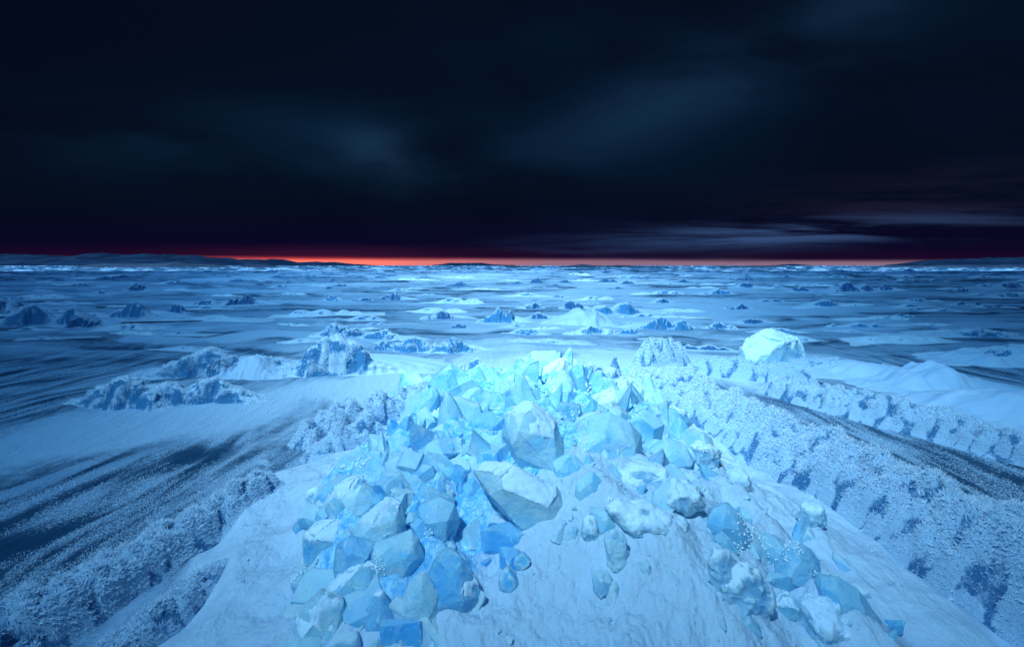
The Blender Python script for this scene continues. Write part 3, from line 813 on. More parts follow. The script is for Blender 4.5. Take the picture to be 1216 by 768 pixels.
def traced_block(outline, label, mat=None, seed=1, depth=0.75, cat='ice block', name='ice_block', crust=0, beads=0, chip=0.7, y=None, res=26.0, foot=0.74, group=None):
    """a block whose outline in the picture is known; it stands on the ridge with a real size, distance and thickness"""
    xs = [p[0] for p in outline]; ys = [p[1] for p in outline]
    w, hpx = max(xs) - min(xs), max(ys) - min(ys)
    px, py = (max(xs) + min(xs)) / 2, (max(ys) + min(ys)) / 2
    shape = [((a - px) / (w / 2), -(b - py) / (hpx / 2)) for a, b in outline]
    if y is None:
        (x0, y0), = hits([(px, min(ys) + hpx * foot)])
        y = y0 + 0.25 * w * y0 / F * depth
    dep = depth * min(1.0, 1.4 * hpx / w)
    return ice_block(px, py, w, hpx, shape, label, mat, seed, (0, 0, 0), dep, y, cat, name, group, crust, beads, chip, None, res=res)

_ico = None
def bead_mesh(parent, C, rad):
    global _ico
    if _ico is None:
        bm = bmesh.new(); bmesh.ops.create_icosphere(bm, subdivisions=1, radius=1)
        bm.verts.index_update()
        _ico = (np.array([v.co[:] for v in bm.verts]), np.array([[v.index for v in f.verts] for f in bm.faces])); bm.free()
    v, f = _ico
    V = C[:, None, :] + v[None] * rad[:, None, None]
    Fc = (np.arange(len(C)) * len(v))[:, None, None] + f[None]
    o = mesh_np('ice_beads', V.reshape(-1, 3), Fc.reshape(-1, 3), M_BEAD, parent)
    o['kind'] = 'stuff'
    return o

def mat_bead():
    m, t = material('glassy_ice_bead')
    b = principled(t, rgb(0.85, 0.95, 0.98), 0.08, None, 0.8)
    output(t, b.outputs[0]); return m
M_BEAD = mat_bead()


# ================================================================== the place
# ---- frost ridges beside the pile
frost_ridge([(1.35, 6.9), (1.72, 6.1), (1.95, 5.0), (2.10, 4.0), (2.22, 3.2), (2.32, 2.5), (2.40, 1.6), (2.45, 0.9)],
            [0.28, 0.36, 0.38, 0.38, 0.40, 0.40, 0.40, 0.4], [0.18, 0.28, 0.29, 0.28, 0.29, 0.28, 0.24, 0.2],
            'broad bank of feathery white frost curving along the right flank of the ice pile', 3, 0.052, 1.1, 40, skew=0.15)
frost_ridge([(-2.25, 1.2), (-2.02, 1.9), (-1.86, 2.4), (-1.78, 2.9), (-1.62, 3.35), (-1.52, 3.75)],
            [0.24, 0.26, 0.24, 0.20, 0.17, 0.12], [0.08, 0.11, 0.11, 0.10, 0.09, 0.06],
            'long low frost bank running to the bottom left corner beside the dark ice', 5, 0.050, 1.0, 34)
frost_ridge([(-1.62, 1.3), (-1.52, 1.9), (-1.45, 2.4), (-1.42, 2.85)],
            [0.14, 0.15, 0.14, 0.08], [0.05, 0.06, 0.06, 0.03],
            'narrow frost strip between the bottom left frost bank and the smooth snow shelf', 8, 0.036, 0.7, 30)
frost_ridge([(-1.80, 4.55), (-1.45, 5.0), (-1.15, 5.6), (-0.8, 6.1)],
            [0.18, 0.26, 0.24, 0.14], [0.12, 0.2, 0.18, 0.1],
            'knobbly frosted ridge of several lobes on the left shoulder of the ice pile', 11, 0.050, 1.0, 34, lump=0.8)
frost_ridge([(-1.62, 4.25), (-1.35, 4.55), (-1.08, 4.95)],
            [0.11, 0.17, 0.12], [0.09, 0.14, 0.1],
            'short frosted rib in front of the knobbly ridge, above the smooth snow shelf', 12, 0.042, 1.0, 32, lump=0.8)
frost_ridge([(-0.75, 6.6), (-0.35, 7.0), (0.05, 7.15)],
            [0.14, 0.18, 0.12], [0.07, 0.1, 0.06],
            'small frosted bank showing behind the left end of the pile crest', 13, 0.045, 0.9, 28, lump=0.8)
frost_ridge([(-1.95, 4.2), (-1.78, 4.34)], [0.08, 0.10, 0.08], [0.07, 0.10, 0.07],
            'single round frost knob left of the knobbly ridge on the dark ice', 14, 0.036, 1.1, 30, lump=0.5, name='frost_ridge')
frost_ridge([(3.0, 6.9), (3.35, 6.0), (3.75, 5.1), (4.0, 4.4), (4.15, 3.9)], [0.14, 0.26, 0.30, 0.26, 0.14], [0.08, 0.15, 0.18, 0.13, 0.06],
            'dark ragged frost bank along the foot of the big smooth dune on the right', 16, 0.050, 0.62, 26, lump=0.8, mat=M_BANK)
frost_ridge([(2.35, 8.0), (2.9, 7.7), (3.5, 7.2), (3.9, 7.1)], [0.16, 0.2, 0.2, 0.14], [0.10, 0.16, 0.17, 0.08],
            'frosted rubble strip in front of the round ice boulder', 17, 0.055, 0.8, 24, lump=0.8)
frost_ridge([(1.75, 8.1), (2.2, 8.5), (2.75, 8.7)], [0.22, 0.3, 0.2], [0.2, 0.3, 0.16],
            'lumpy frosted bank left of the round ice boulder', 18, 0.060, 0.9, 26, lump=0.8)
frost_ridge([(3.8, 8.2), (4.6, 7.9), (5.3, 7.6)], [0.14, 0.2, 0.14], [0.06, 0.09, 0.05],
            'thin frost line between the two smooth dunes on the right', 19, 0.060, 0.8, 22, lump=0.8)

# ---- hummocks, near to far
hummock(790, 476, 92, 38, 'blue ice mound with a hairy frost crown at the head of the right frost bank', seed=41, frost=2.2, rough=0.22, mat=M_HUM, steep=0.7, sharp=1.1)
hummock(729, 452, 30, 34, 'small frosted ice spire standing behind the pile crest', 'ice spire', seed=42, frost=0.8, sharp=1.6, depth=0.9, peaks=1, mat=M_HUM_FROST, name='ice_spire')
hummock(700, 452, 70, 16, 'low snowy hump between the pile crest and the frosted spire', seed=43, frost=0.6, mat=M_HUM_FROST)
hummock(566, 446, 44, 20, 'round snow topped knob with dark frosted foot behind the pointed ice shard', seed=44, frost=0.8, drift=1, mat=M_HUM_FROST)
hummock(398, 446, 140, 46, 'largest frosted mound left of the pile, laced with white veins', seed=45, frost=3.0, mat=M_HUM_FROST, rough=0.2, drift=1, depth=0.6)
hummock(402, 400, 62, 16, 'frosted dome right behind the largest frosted mound', seed=46, frost=0.5, mat=M_HUM_FROST, drift=1)
hummock(248, 446, 160, 30, 'frosted mound with a smooth snow shoulder on its right side', seed=47, frost=2.2, mat=M_HUM, rough=0.22, drift=1, depth=0.5, sharp=1.2)
hummock(148, 486, 130, 38, 'veined frosted hump at the left end of the double frost ridge', seed=48, frost=2.2, mat=M_HUM_FROST, rough=0.2, depth=0.55, crest=(0.1, 0.1))
hummock(236, 482, 150, 30, 'frosted swell with hanging veins right of the left veined hump', seed=49, frost=2.6, mat=M_HUM_FROST, rough=0.2, depth=0.45, crest=(0.2, 0.1))
hummock(262, 448, 40, 22, 'knot of frosted lumps on the near face of the snow shouldered mound', seed=50, frost=1.2, mat=M_HUM_FROST, rough=0.3)
hummock(493, 418, 84, 17, 'long dark blue ice face with white diagonal veins behind the pile', seed=51, frost=0.5, mat=M_HUM, rough=0.2, fan=16, depth=0.45)
hummock(540, 418, 56, 17, 'pointed blue ice face touching the long veined face on its right', seed=52, frost=0.3, mat=M_HUM, rough=0.16, drift=1, fan=12, sharp=1.7, depth=0.5)
hummock(458, 404, 70, 12, 'curved frosted bank with a snow crest beyond the largest frosted mound', seed=53, drift=1, mat=M_HUM_FROST, depth=0.5, frost=0.3)
hummock(36, 389, 112, 29, 'large mound at the left edge with fan of frost veins', seed=54, mat=M_HUM, rough=0.13, fan=20, depth=0.6, drift=1, sharp=1.5, frost=0.4)
hummock(8, 374, 70, 20, 'smooth dark dome cut by the left edge behind the fan veined mound', seed=55, mat=M_HUM_DARK)
hummock(100, 389, 46, 14, 'small dark wedge of ice just right of the fan veined mound', seed=56, mat=M_HUM_DARK, drift=1)
hummock(162, 378, 66, 20, 'pale blue ice face under a snow slope left of the square ice block', seed=57, drift=1, mat=M_HUM, fan=12)
hummock(211, 374, 32, 14, 'smooth pale blue ice chunk with a white right end', 'ice chunk', seed=58, mat=M_HUM, rough=0.06, steep=0.9, sharp=0.8)
hummock(158, 393, 84, 8, 'low frosted fringe with a bright snow tongue in front of the pale blue face', seed=59, mat=M_HUM_FROST, depth=0.6)
hummock(250, 363, 50, 8, 'low dark rise at the left of the dark cone', seed=60, mat=M_HUM_DARK, drift=-1)
hummock(295, 363, 36, 14, 'sharp dark cone of ice on a long snow drift', 'hummock', seed=61, mat=M_HUM_DARK, sharp=2.2, drift=2)
hummock(260, 380, 100, 6, 'flat frosted streak of broken ice below the dark cone', seed=62, mat=M_HUM, rough=0.3, depth=0.4)
hummock(165, 346, 30, 9, 'dark twin topped hummock far left below the hills', seed=63, mat=M_HUM_DARK, rough=0.35)
hummock(122, 350, 40, 6, 'rough low hummock left of the twin topped one', seed=64, mat=M_HUM_DARK, rough=0.35)
hummock(470, 357, 32, 10, 'dark blue round hummock with a low tail on its left', seed=65, mat=M_HUM_DARK, drift=1)
hummock(432, 358, 34, 5, 'flat dark hump beside the round hummock', seed=66, mat=M_HUM_DARK, depth=0.5)
hummock(395, 358, 30, 8, 'crumbled dark heap of ice left of the flat dark hump', seed=67, mat=M_HUM, rough=0.35)
hummock(525, 380, 46, 12, 'blue hummock with shadowed face and long snow tail to its right', seed=68, mat=M_HUM_DARK, drift=1)
hummock(592, 384, 46, 21, 'peaked blue hummock with frosted ridges left of the white snow pyramid', seed=69, mat=M_HUM, sharp=1.9, drift=1, fan=14)
hummock(545, 390, 17, 6, 'tiny stone shaped lump alone on the bright snow', 'ice chunk', seed=70, mat=M_HUM_DARK, name='ice_chunk')
drift(686, 386, 84, 19, 'white snow pyramid in the middle distance', 71, 0.7, sharp=1.7, steep=0.3)
hummock(640, 379, 44, 9, 'dark sided hump under the left foot of the snow pyramid', seed=72, mat=M_HUM_DARK, drift=1)
hummock(634, 367, 28, 8, 'small dark blue dome beyond the snow pyramid on its left', seed=73, mat=M_HUM_DARK, drift=-1)
hummock(678, 368, 32, 12, 'smooth blue dome with a snow ridge falling to its right', seed=74, mat=M_HUM_DARK, drift=1, rough=0.05)
hummock(738, 375, 72, 15, 'widest dark blue ice face in the middle distance', seed=75, mat=M_HUM, fan=20, sharp=1.0, drift=2)
hummock(782, 392, 58, 16, 'pale translucent blue mound in front of the widest blue face', seed=76, mat=M_HUM, rough=0.07, drift=-1, steep=0.8, sharp=1.0)
hummock(700, 398, 60, 11, 'low arched frosted hump in front of the snow pyramid', seed=77, mat=M_HUM_FROST, frost=0.2)
hummock(622, 397, 60, 7, 'low broken frosted bank left of the arched hump', seed=78, mat=M_HUM, rough=0.3, depth=0.4)
hummock(748, 398, 36, 8, 'dark notched crumble of ice right of the arched hump', seed=79, mat=M_HUM, rough=0.35)
hummock(783, 361, 36, 7, 'dark hummock with drifted snow beyond the widest blue face', seed=80, mat=M_HUM_DARK, drift=1)
hummock(639, 337, 17, 7, 'small blue hummock far off right of centre', seed=81, mat=M_HUM_FAR)
hummock(717, 336, 24, 6, 'far blue hummock with a pointed top', seed=82, mat=M_HUM_FAR, sharp=1.8)
hummock(745, 338, 20, 5, 'far dark hummock just right of the pointed far one', seed=83, mat=M_HUM_FAR)
hummock(850, 350, 48, 8, 'flat topped blue ice block lying far out right of centre', seed=84, mat=M_HUM, steep=0.9, sharp=0.7, name='ice_chunk', cat='ice chunk')
hummock(884, 342, 36, 7, 'long dark mound behind the flat topped block', seed=85, mat=M_HUM_DARK, drift=1)
hummock(950, 346, 24, 6, 'small dark hummock left of the big dark mound', seed=86, mat=M_HUM_DARK)
hummock(1006, 347, 54, 14, 'big dark mound far out on the right', seed=87, mat=M_HUM_DARK, sharp=1.2, crest=(-0.25, 0.1))
hummock(1050, 345, 26, 8, 'round dark dome right of the big dark mound', seed=88, mat=M_HUM_DARK, drift=1)
hummock(878, 368, 32, 8, 'dark round hump with a white cap in front of the flat topped block', seed=89, mat=M_HUM_DARK, drift=2)
hummock(920, 359, 38, 4, 'thin dark swell behind the white capped hump', seed=90, mat=M_HUM_DARK, depth=0.4)
hummock(975, 365, 62, 9, 'long dark frosted swell below the big dark mound', seed=91, mat=M_HUM, drift=1, rough=0.2, depth=0.45)
hummock(852, 392, 48, 9, 'crumbled frosted heap right of the translucent mound', seed=92, mat=M_HUM_FROST, rough=0.35)
hummock(890, 384, 66, 6, 'flat shadowed swell behind the crumbled frosted heap', seed=93, mat=M_HUM_DARK, depth=0.4)
hummock(805, 390, 40, 10, 'ragged frost slope on the right side of the translucent mound', seed=94, mat=M_HUM_FROST, rough=0.35)
hummock(1192, 343, 60, 9, 'dark ridge of ice at the right edge far out', seed=95, mat=M_HUM_DARK, rough=0.25)
hummock(1140, 347, 18, 5, 'small tilted dark chunk left of the far right ridge', seed=96, mat=M_HUM_DARK)
hummock(1092, 359, 38, 5, 'dark hump with a crumbled right end out on the right', seed=97, mat=M_HUM_DARK, rough=0.3)
hummock(1140, 362, 20, 5, 'first of two small dark humps before the far right ridge', seed=98, mat=M_HUM_DARK)
hummock(1160, 362, 14, 4, 'smaller and rounder of the two dark humps before the far right ridge', seed=99, mat=M_HUM_DARK)
hummock(1182, 365, 40, 4, 'flat dark streak of ice right of the two small humps', seed=100, mat=M_HUM_DARK, depth=0.4)
hummock(1066, 378, 44, 5, 'low crumbled ice patch on bright snow at the right', seed=101, mat=M_HUM, rough=0.35, depth=0.4)
hummock(1160, 401, 100, 10, 'long flat frosted bank of ice behind the right hand dunes', seed=102, mat=M_HUM, rough=0.3, frost=0.3, depth=0.4)
hummock(1200, 432, 70, 22, 'veined dark mound at the right edge beyond the dunes', seed=103, mat=M_HUM, fan=18, frost=0.8, drift=-1)
hummock(700, 373, 24, 7, 'dark hollow faced hump between snow pyramid and the widest blue face', seed=104, mat=M_HUM_DARK)

# ---- smooth snow dunes
drift(1190, 508, 270, 40, 'big smooth snow dune filling the right edge', 121, 0.55, 0.12, crest=(-0.1, 0.1), sharp=1.0)
drift(1010, 446, 170, 16, 'long low smooth dune right of the round ice boulder', 122, 0.45, 0.0, crest=(0, 0.1), sharp=1.0)
drift(1100, 462, 170, 30, 'peaked snow dune rising behind the big smooth dune', 123, 0.55, 0.1, sharp=1.35)
drift(1190, 432, 170, 20, 'pale dune against the veined dark mound on the right edge', 124, 0.45, 0.0, crest=(0.2, 0), sharp=1.2)
drift(470, 440, 130, 10, 'smooth snow saddle right of the largest frosted mound', 125, 0.6, sharp=1.0)
drift(306, 448, 80, 24, 'rounded snow shoulder joined to the frosted mound on the left', 126, 0.7, sharp=1.0)

# ---- the round boulder
T = traced_block
T([(876,432),(881,408),(909.5,394),(922,393),(944,400),(956,415),(962,434),(933,446),(899,446)], 'round pale ice boulder with a frosted left side and a bright rim', M_ICE, 134, 0.7, 'ice boulder', 'ice_boulder', crust=0.9, chip=0.5, y=8.7, res=34)

# ---- the broken blue ice of the pile
T([(599,499),(606,486),(629,475),(643,486),(652,494.5),(666,506),(678,543),(675,569),(623,572),(606,537.5),(596,517)], 'tallest pale block rising in the middle of the pile', M_ICE_PALE, 201, 0.6, crust=0.5, beads=0.05, res=32)
T([(559.6,558),(574,543),(588,544),(617,568),(665,582),(677,601),(670,628),(651,640),(627,643),(607.5,622),(579,592)], 'long tilted slab with frosted upper edge overhanging the dark hollow', M_ICE_PALE, 202, 0.45, crust=1.2, res=34, foot=0.8)
T([(682,582),(684,572),(703,558),(715,570),(714,600),(698,606),(682,598)], 'clean pointed block right of the long tilted slab', M_ICE_PALE, 203, 0.8, chip=0.3)
T([(557,500),(566,492),(580,488),(600,494.5),(600,520),(574.5,522),(558,515)], 'smooth deep blue rounded ice behind the tallest block on its left', M_ICE_DEEP, 204, 0.8, chip=0.3)
T([(678,509),(698,494.5),(723.5,489),(746,500),(762,517),(763,540),(738,548),(703,555),(690,560),(669,529)], 'largest rounded dome of pale ice right of the tallest block', M_ICE, 205, 0.7, chip=0.5, beads=0.07, res=32)
T([(655,549),(680.5,534),(700,560),(682,578),(660,578)], 'shaded block between the tallest block and the pale dome', M_ICE, 248, 0.8)
T([(557,455),(561,439),(567,431.5),(573,440),(580,455),(569,460)], 'sharp pyramid of clear ice breaking the skyline at the left of the crest', M_ICE_PALE, 206, 0.7, chip=0.4)
T([(540,482),(559,459),(572,457),(577.5,467),(563,489),(540,500),(523,496)], 'slanted slab leaning left below the skyline pyramid', M_ICE, 209, 0.6)
T([(634,446),(652,434),(672,423),(677,436),(669,450),(643,462)], 'striped slanting block at the very top of the pile', M_ICE, 207, 0.8, crust=0.6)
T([(644.5,457),(672,439),(680,447),(683,466),(673,480),(657,478),(643,468)], 'pale cracked block in front of the striped top block', M_ICE_PALE, 256, 0.7, beads=0.06)
T([(676,434),(692,431),(699,450),(704,470),(686,478),(680,450)], 'glassy block full of bubbles right of the striped top block', M_ICE_GLASS, 208, 0.9, beads=0.09)
T([(703,471.6),(729,461.6),(742,477),(741,498),(720,488)], 'white topped slab sloping down right of the bubbly block', M_ICE_PALE, 210, 0.9, crust=1.0)
T([(690,492),(703,473),(722,489),(716,503),(689,508)], 'shaded blue wedge under the white topped slab', M_ICE_DEEP, 257, 0.8)
T([(412,570),(413,563),(427.5,541),(449,531.6),(462,549),(460,572),(443,584),(427.5,574)], 'rounded block with a white speckled top on the left rim of the pile', M_ICE, 211, 0.7, beads=0.05)
T([(412,547),(424,528),(432,531.6),(418,554)], 'little leaning block on the left rim next to the frosted rib', M_ICE, 249, 0.8)
T([(385,600),(402.5,574),(424,565),(434,572),(443,583),(442,602),(437,620),(390,624)], 'broad shouldered block at the left edge below the speckled one', M_ICE, 212, 0.7, beads=0.04, crust=0.3)
T([(474,552),(490,514),(501,509),(503,532),(490,550)], 'tilted pane with a bright white edge near the left rim', M_ICE_PALE, 247, 0.5)
T([(449,585),(457,567.5),(474,563),(484,577),(481,592),(473,600),(459,594)], 'cut cornered block right of the broad shouldered one', M_ICE_DEEP, 258, 0.8)
T([(437,606),(442,590),(452,584),(470,596),(464,606)], 'low shaded block under the cut cornered one', M_ICE_DEEP, 259, 0.8)
T([(489,566),(500,552),(517.5,551),(520,567.5),(508,582),(489,580)], 'smooth rounded block left of the sparkling crust', M_ICE, 234, 0.8, chip=0.4)
T([(519,557),(533,549),(549,552),(555,563),(549,582),(547,600),(527,596),(520,576)], 'glowing cyan block in the shade left of the long tilted slab', M_ICE_DEEP, 233, 0.8, chip=0.5)
T([(545,592),(549,577),(561,564),(573,580),(591,602),(585,616),(549,612)], 'smooth dark wall of ice behind the hollow', M_ICE_DEEP, 237, 0.7, chip=0.4)
T([(541,551),(547,531.6),(560,519),(569,524),(566,549),(558,560)], 'sparkling chunk crusted with tiny bubbles above the glowing cyan block', M_ICE_GLASS, 235, 0.8, beads=0.10)
T([(570,542),(567.5,520.6),(595.6,514),(602,530),(592.5,540)], 'grey blue block below the smooth deep blue ice', M_ICE, 260, 0.8)
T([(346,628),(367,597),(379,602),(373,628),(357,640)], 'dark sided tilted block at the far left of the pile', M_ICE_DEEP, 214, 0.9)
T([(357,640),(371.6,621.6),(401,617),(411,629),(400,655),(379,670),(362,662)], 'rounded blue block below the far left tilted one', M_ICE, 261, 0.8, crust=0.2)
T([(414,628),(438,607),(462,590),(479,599.6),(486,628),(472,645),(445,652),(416,642)], 'angular faceted block with a lit ridge in the left foreground', M_ICE_PALE, 213, 0.6, crust=0.3, chip=0.5, res=32)
T([(399,646),(416,633),(445,645),(442,664),(405,692),(393,688)], 'smooth shaded block under the angular faceted one', M_ICE_DEEP, 262, 0.8, chip=0.4)
T([(487,617),(496.5,599.6),(521,591),(540.5,597),(548,617),(540.5,636),(518.5,648),(499,634)], 'round ice ball netted with white veins beside the dark hollow', M_ICE_GLASS, 215, 0.9, chip=0.25, res=32)
T([(504,597),(505,584),(512,581),(521,583),(524,593),(516,600)], 'little white frosted cube on top of the veined ice ball', M_ICE_PALE, 216, 0.8, crust=0.3, name='ice_chunk', cat='ice chunk')
T([(435,690),(442.6,646),(467,639),(489,629),(499,643.6),(507,668),(482,690),(452,694)], 'white speckled block under the faceted one in the left foreground', M_ICE_PALE, 217, 0.7, beads=0.05, chip=0.5, res=32)
T([(492,720),(516,656),(533,645),(548,653),(562,688),(573,706),(566,752),(510,770)], 'tall block with a jagged snow crest left of the front snow slope', M_ICE, 218, 0.6, crust=2.0, res=40, foot=0.6)
T([(466,742),(484,692),(503,672),(522,704),(522,768),(478,790)], 'snow topped block leaning on the left side of the tall crested block', M_ICE_PALE, 265, 0.6, crust=1.6, res=34, foot=0.6)
T([(335,765),(352,726),(381,697.5),(408,712),(412,770),(365,800)], 'snow crusted corner block at the bottom left end of the pile', M_ICE_PALE, 219, 0.6, crust=1.4, res=36, foot=0.6)
T([(383,702),(411,676),(437,664),(458,688),(446,736),(400,735)], 'broad block with a snowy back in the middle of the bottom left group', M_ICE, 266, 0.6, crust=1.5, res=36, foot=0.6)
T([(426,740),(452,692),(474,722),(478,772),(440,795)], 'narrow blue block between the snowy back and the leaning block', M_ICE_DEEP, 267, 0.7, crust=0.6, res=32, foot=0.6)
B = ice_block
B(700, 628, 25, 31, 'ball', 'cauliflower like frost ball below the clean pointed block', M_SNOWICE, 220, (0, 0, 0), 0.9, crust=1.4, chip=1.2, name='frost_ball', cat='frost ball')
T([(712,598),(739,598),(777,600.6),(804,617),(828,633),(822,648),(804,664),(785,653),(764,634),(722.5,614)], 'wide slab under a frosted rim sloping down to the right', M_SNOWICE, 221, 0.5, crust=1.6, res=40, foot=0.55)
T([(699,605),(720,604),(738,622),(730,634),(708,634)], 'rounded blue lump tucked under the wide frosted slab', M_ICE, 263, 0.8, chip=0.4)
T([(715,636),(730.6,625),(744,641),(749,668),(736,684),(723,680)], 'smooth snow coated block standing in the front snow slope', M_SNOWICE, 264, 0.7, chip=0.4)
T([(744,632),(760,624),(772,636),(760,647)], 'small cracked block peeping out under the wide frosted slab', M_ICE_GLASS, 222, 0.8)
T([(838,619),(846,606),(864,594.5),(874,603.5),(882,621.5),(894,634),(881,656),(859,653),(843,644)], 'upper clear ice dome speckled with bright bubbles on the right', M_ICE_GLASS, 223, 0.8, chip=0.35, beads=0.08, res=32)
T([(889,647),(897,632),(915,633),(933,642),(925,660),(910,672),(889,664)], 'bubbly clear chunk wedged between the upper two clear domes', M_ICE_GLASS, 224, 0.8, beads=0.08, chip=0.5)
T([(920,677),(928,655),(938.6,642),(962,650),(972,665),(976,690),(959,706),(928,702)], 'middle clear dome with a glittering left rim on the right slope', M_ICE_GLASS, 225, 0.8, chip=0.4, beads=0.07, res=32)
T([(970,708),(980,691),(998,686),(1016,696),(1031,714),(1049,740),(1016,748),(985,740)], 'lowest and biggest clear dome near the bottom right', M_ICE_GLASS, 226, 0.8, chip=0.4, beads=0.07, res=32)
T([(948,722),(964,712),(998,727),(1034,737),(1070,772),(1060,800),(950,800)], 'frost crusted mass below the clear domes at the bottom', M_SNOWICE, 230, 0.6, crust=2.0, res=40, foot=0.5)
T([(919,719),(933,701),(949,714),(953,729),(938.6,740),(925,736)], 'small crackled chunk in the snow left of the lowest clear dome', M_ICE_GLASS, 227, 0.8, crust=0.4)
T([(1047,735),(1075,736),(1072.6,752),(1058,760)], 'flat squarish shard stuck beside the lowest clear dome', M_ICE_DEEP, 228, 0.25, name='ice_shard', cat='ice shard', chip=0.3)
T([(841,668),(856,655),(879,665),(897,681),(923,704),(921,728),(905,745),(902,775),(871.5,765),(841,725)], 'smooth snow covered slab left of the clear domes', M_SNOWICE, 229, 0.5, crust=0.6, res=40, chip=0.5, foot=0.5)
T([(443,480),(447,470),(451,462),(457,468),(463,477),(455,481)], 'lone dark blue splinter on the frost left of the pile', M_ICE_DEEP, 231, 0.7, name='ice_shard', cat='ice shard', chip=0.3)
B(596, 640, 56, 40, 'block', 'shaded blue block at the bottom of the dark hollow', M_ICE_DEEP, 236, (0, 8, 10), 0.8)
B(604, 690, 28, 38, 'ball', 'pillow shaped ice at the lower end of the hollow', M_ICE_DEEP, 238, (0, 0, 0), 0.8, chip=0.5)
B(800, 500, 44, 36, 'block', 'frost rimmed block against the right frost bank', M_ICE, 239, (0, 18, 10), 0.8, crust=0.4)
B(838, 545, 44, 36, 'block', 'snowy block at the foot of the right frost bank', M_SNOWICE, 240, (0, 16, 10), 0.8, crust=0.6)
T([(772,535),(790,518),(812,524),(826,545),(815,562),(780,556)], 'smooth blue bulge right of the largest pale dome', M_ICE, 241, 0.8, chip=0.4)
B(608, 472, 40, 36, 'block', 'white edged block left of the striped top block', M_ICE_PALE, 242, (14, 10, 10), 0.8)
T([(590,452),(598,437),(603,436),(610,452),(600,458)], 'stubby clear pyramid between the skyline pyramid and the top block', M_ICE_PALE, 243, 0.8, chip=0.4)
B(676, 492, 36, 34, 'block', 'bubble crusted chunk tucked behind the tallest block', M_ICE_GLASS, 244, (0, 0, 20), 0.8, beads=0.08)
T([(488,490),(512,458),(524,462),(520,488),(500,505)], 'thin slab standing on edge at the left end of the crest', M_ICE, 245, 0.5)
T([(528,452),(540,438),(552,448),(546,462),(532,464)], 'bright broken shard at the left tip of the crest', M_ICE_PALE, 246, 0.7, name='ice_shard', cat='ice shard')
B(372, 592, 20, 24, 'ball', 'faint frosted lump on the smooth snow shelf', M_SNOWICE, 250, (0, 0, 0), 0.8, crust=0.3, name='ice_chunk', cat='ice chunk', chip=0.6)
T([(728,566),(750,552),(790,556),(806,572),(790,588),(740,584)], 'lumpy snow crusted rubble below the largest pale dome', M_SNOWICE, 251, 0.9, crust=1.0, chip=1.1)
T([(780,590),(800,572),(828,580),(838,600),(812,612)], 'snow crusted rubble at the right edge of the lit snow patch', M_SNOWICE, 252, 0.9, crust=1.0, chip=1.1)
B(880, 572, 40, 24, 'ball', 'frosted knob where the snow meets the right frost bank', M_SNOWICE, 253, (0, 10, 0), 0.9, crust=1.6, chip=1.0)
B(964, 614, 36, 36, 'ball', 'upright frost covered knob beside the right frost bank', M_SNOWICE, 254, (0, 10, 0), 0.9, crust=1.8, chip=1.0)
B(480, 752, 60, 50, 'block', 'shadowed chunk in the gap between the two snow crusted foreground blocks', M_ICE_DEEP, 255, (0, 0, 0), 0.8)

# ---- smaller broken pieces packed between them
def in_poly(x, y, poly):
    c = False; j = len(poly) - 1
    for i in range(len(poly)):
        if (poly[i][1] > y) != (poly[j][1] > y) and x < (poly[j][0] - poly[i][0]) * (y - poly[i][1]) / (poly[j][1] - poly[i][1]) + poly[i][0]: c = not c
        j = i
    return c

ZONES = [
    ([(470, 470), (560, 440), (660, 425), (740, 440), (780, 480), (700, 500), (600, 490), (500, 510)], 100, (24, 66), 'small jagged ice piece packed along the crest of the pile', 'small ice pieces along the crest of the pile', (M_ICE_PALE, M_ICE, M_ICE, M_ICE_GLASS)),
    ([(420, 540), (500, 500), (600, 500), (600, 570), (520, 600), (400, 620), (360, 640)], 95, (26, 72), 'small blue ice piece packed on the left flank of the pile', 'small ice pieces on the left flank of the pile', (M_ICE, M_ICE, M_ICE_DEEP, M_ICE_PALE)),
    ([(690, 490), (790, 480), (850, 560), (820, 600), (740, 600), (690, 560)], 50, (22, 56), 'small pale ice piece packed on the right flank of the pile', 'small ice pieces on the right flank of the pile', (M_ICE, M_ICE_PALE, M_SNOWICE)),
    ([(480, 600), (600, 590), (640, 660), (600, 700), (500, 650), (350, 700), (340, 650)], 30, (18, 50), 'small dark blue ice piece lying in the hollow', 'small ice pieces lying in the hollow', (M_ICE_DEEP, M_ICE_DEEP, M_ICE)),
]
ZONES += [
    ([(325, 690), (400, 650), (560, 690), (590, 790), (320, 790)], 26, (46, 96), 'snow crusted ice lump heaped at the bottom left foot of the pile', 'snow crusted lumps at the bottom left foot of the pile', (M_SNOWICE, M_SNOWICE, M_ICE)),
    ([(840, 600), (960, 630), (1100, 768), (880, 768)], 20, (26, 62), 'half buried ice lump on the lower right slope among the clear domes', 'half buried lumps on the lower right slope', (M_SNOWICE, M_ICE, M_ICE_GLASS)),
    ([(600, 640), (720, 600), (840, 640), (860, 760), (640, 700)], 12, (20, 44), 'snow covered lump sunk in the snow slope in front of the pile', 'lumps sunk in the front snow slope', (M_SNOWICE,)),
]
rnd = random.Random(77)
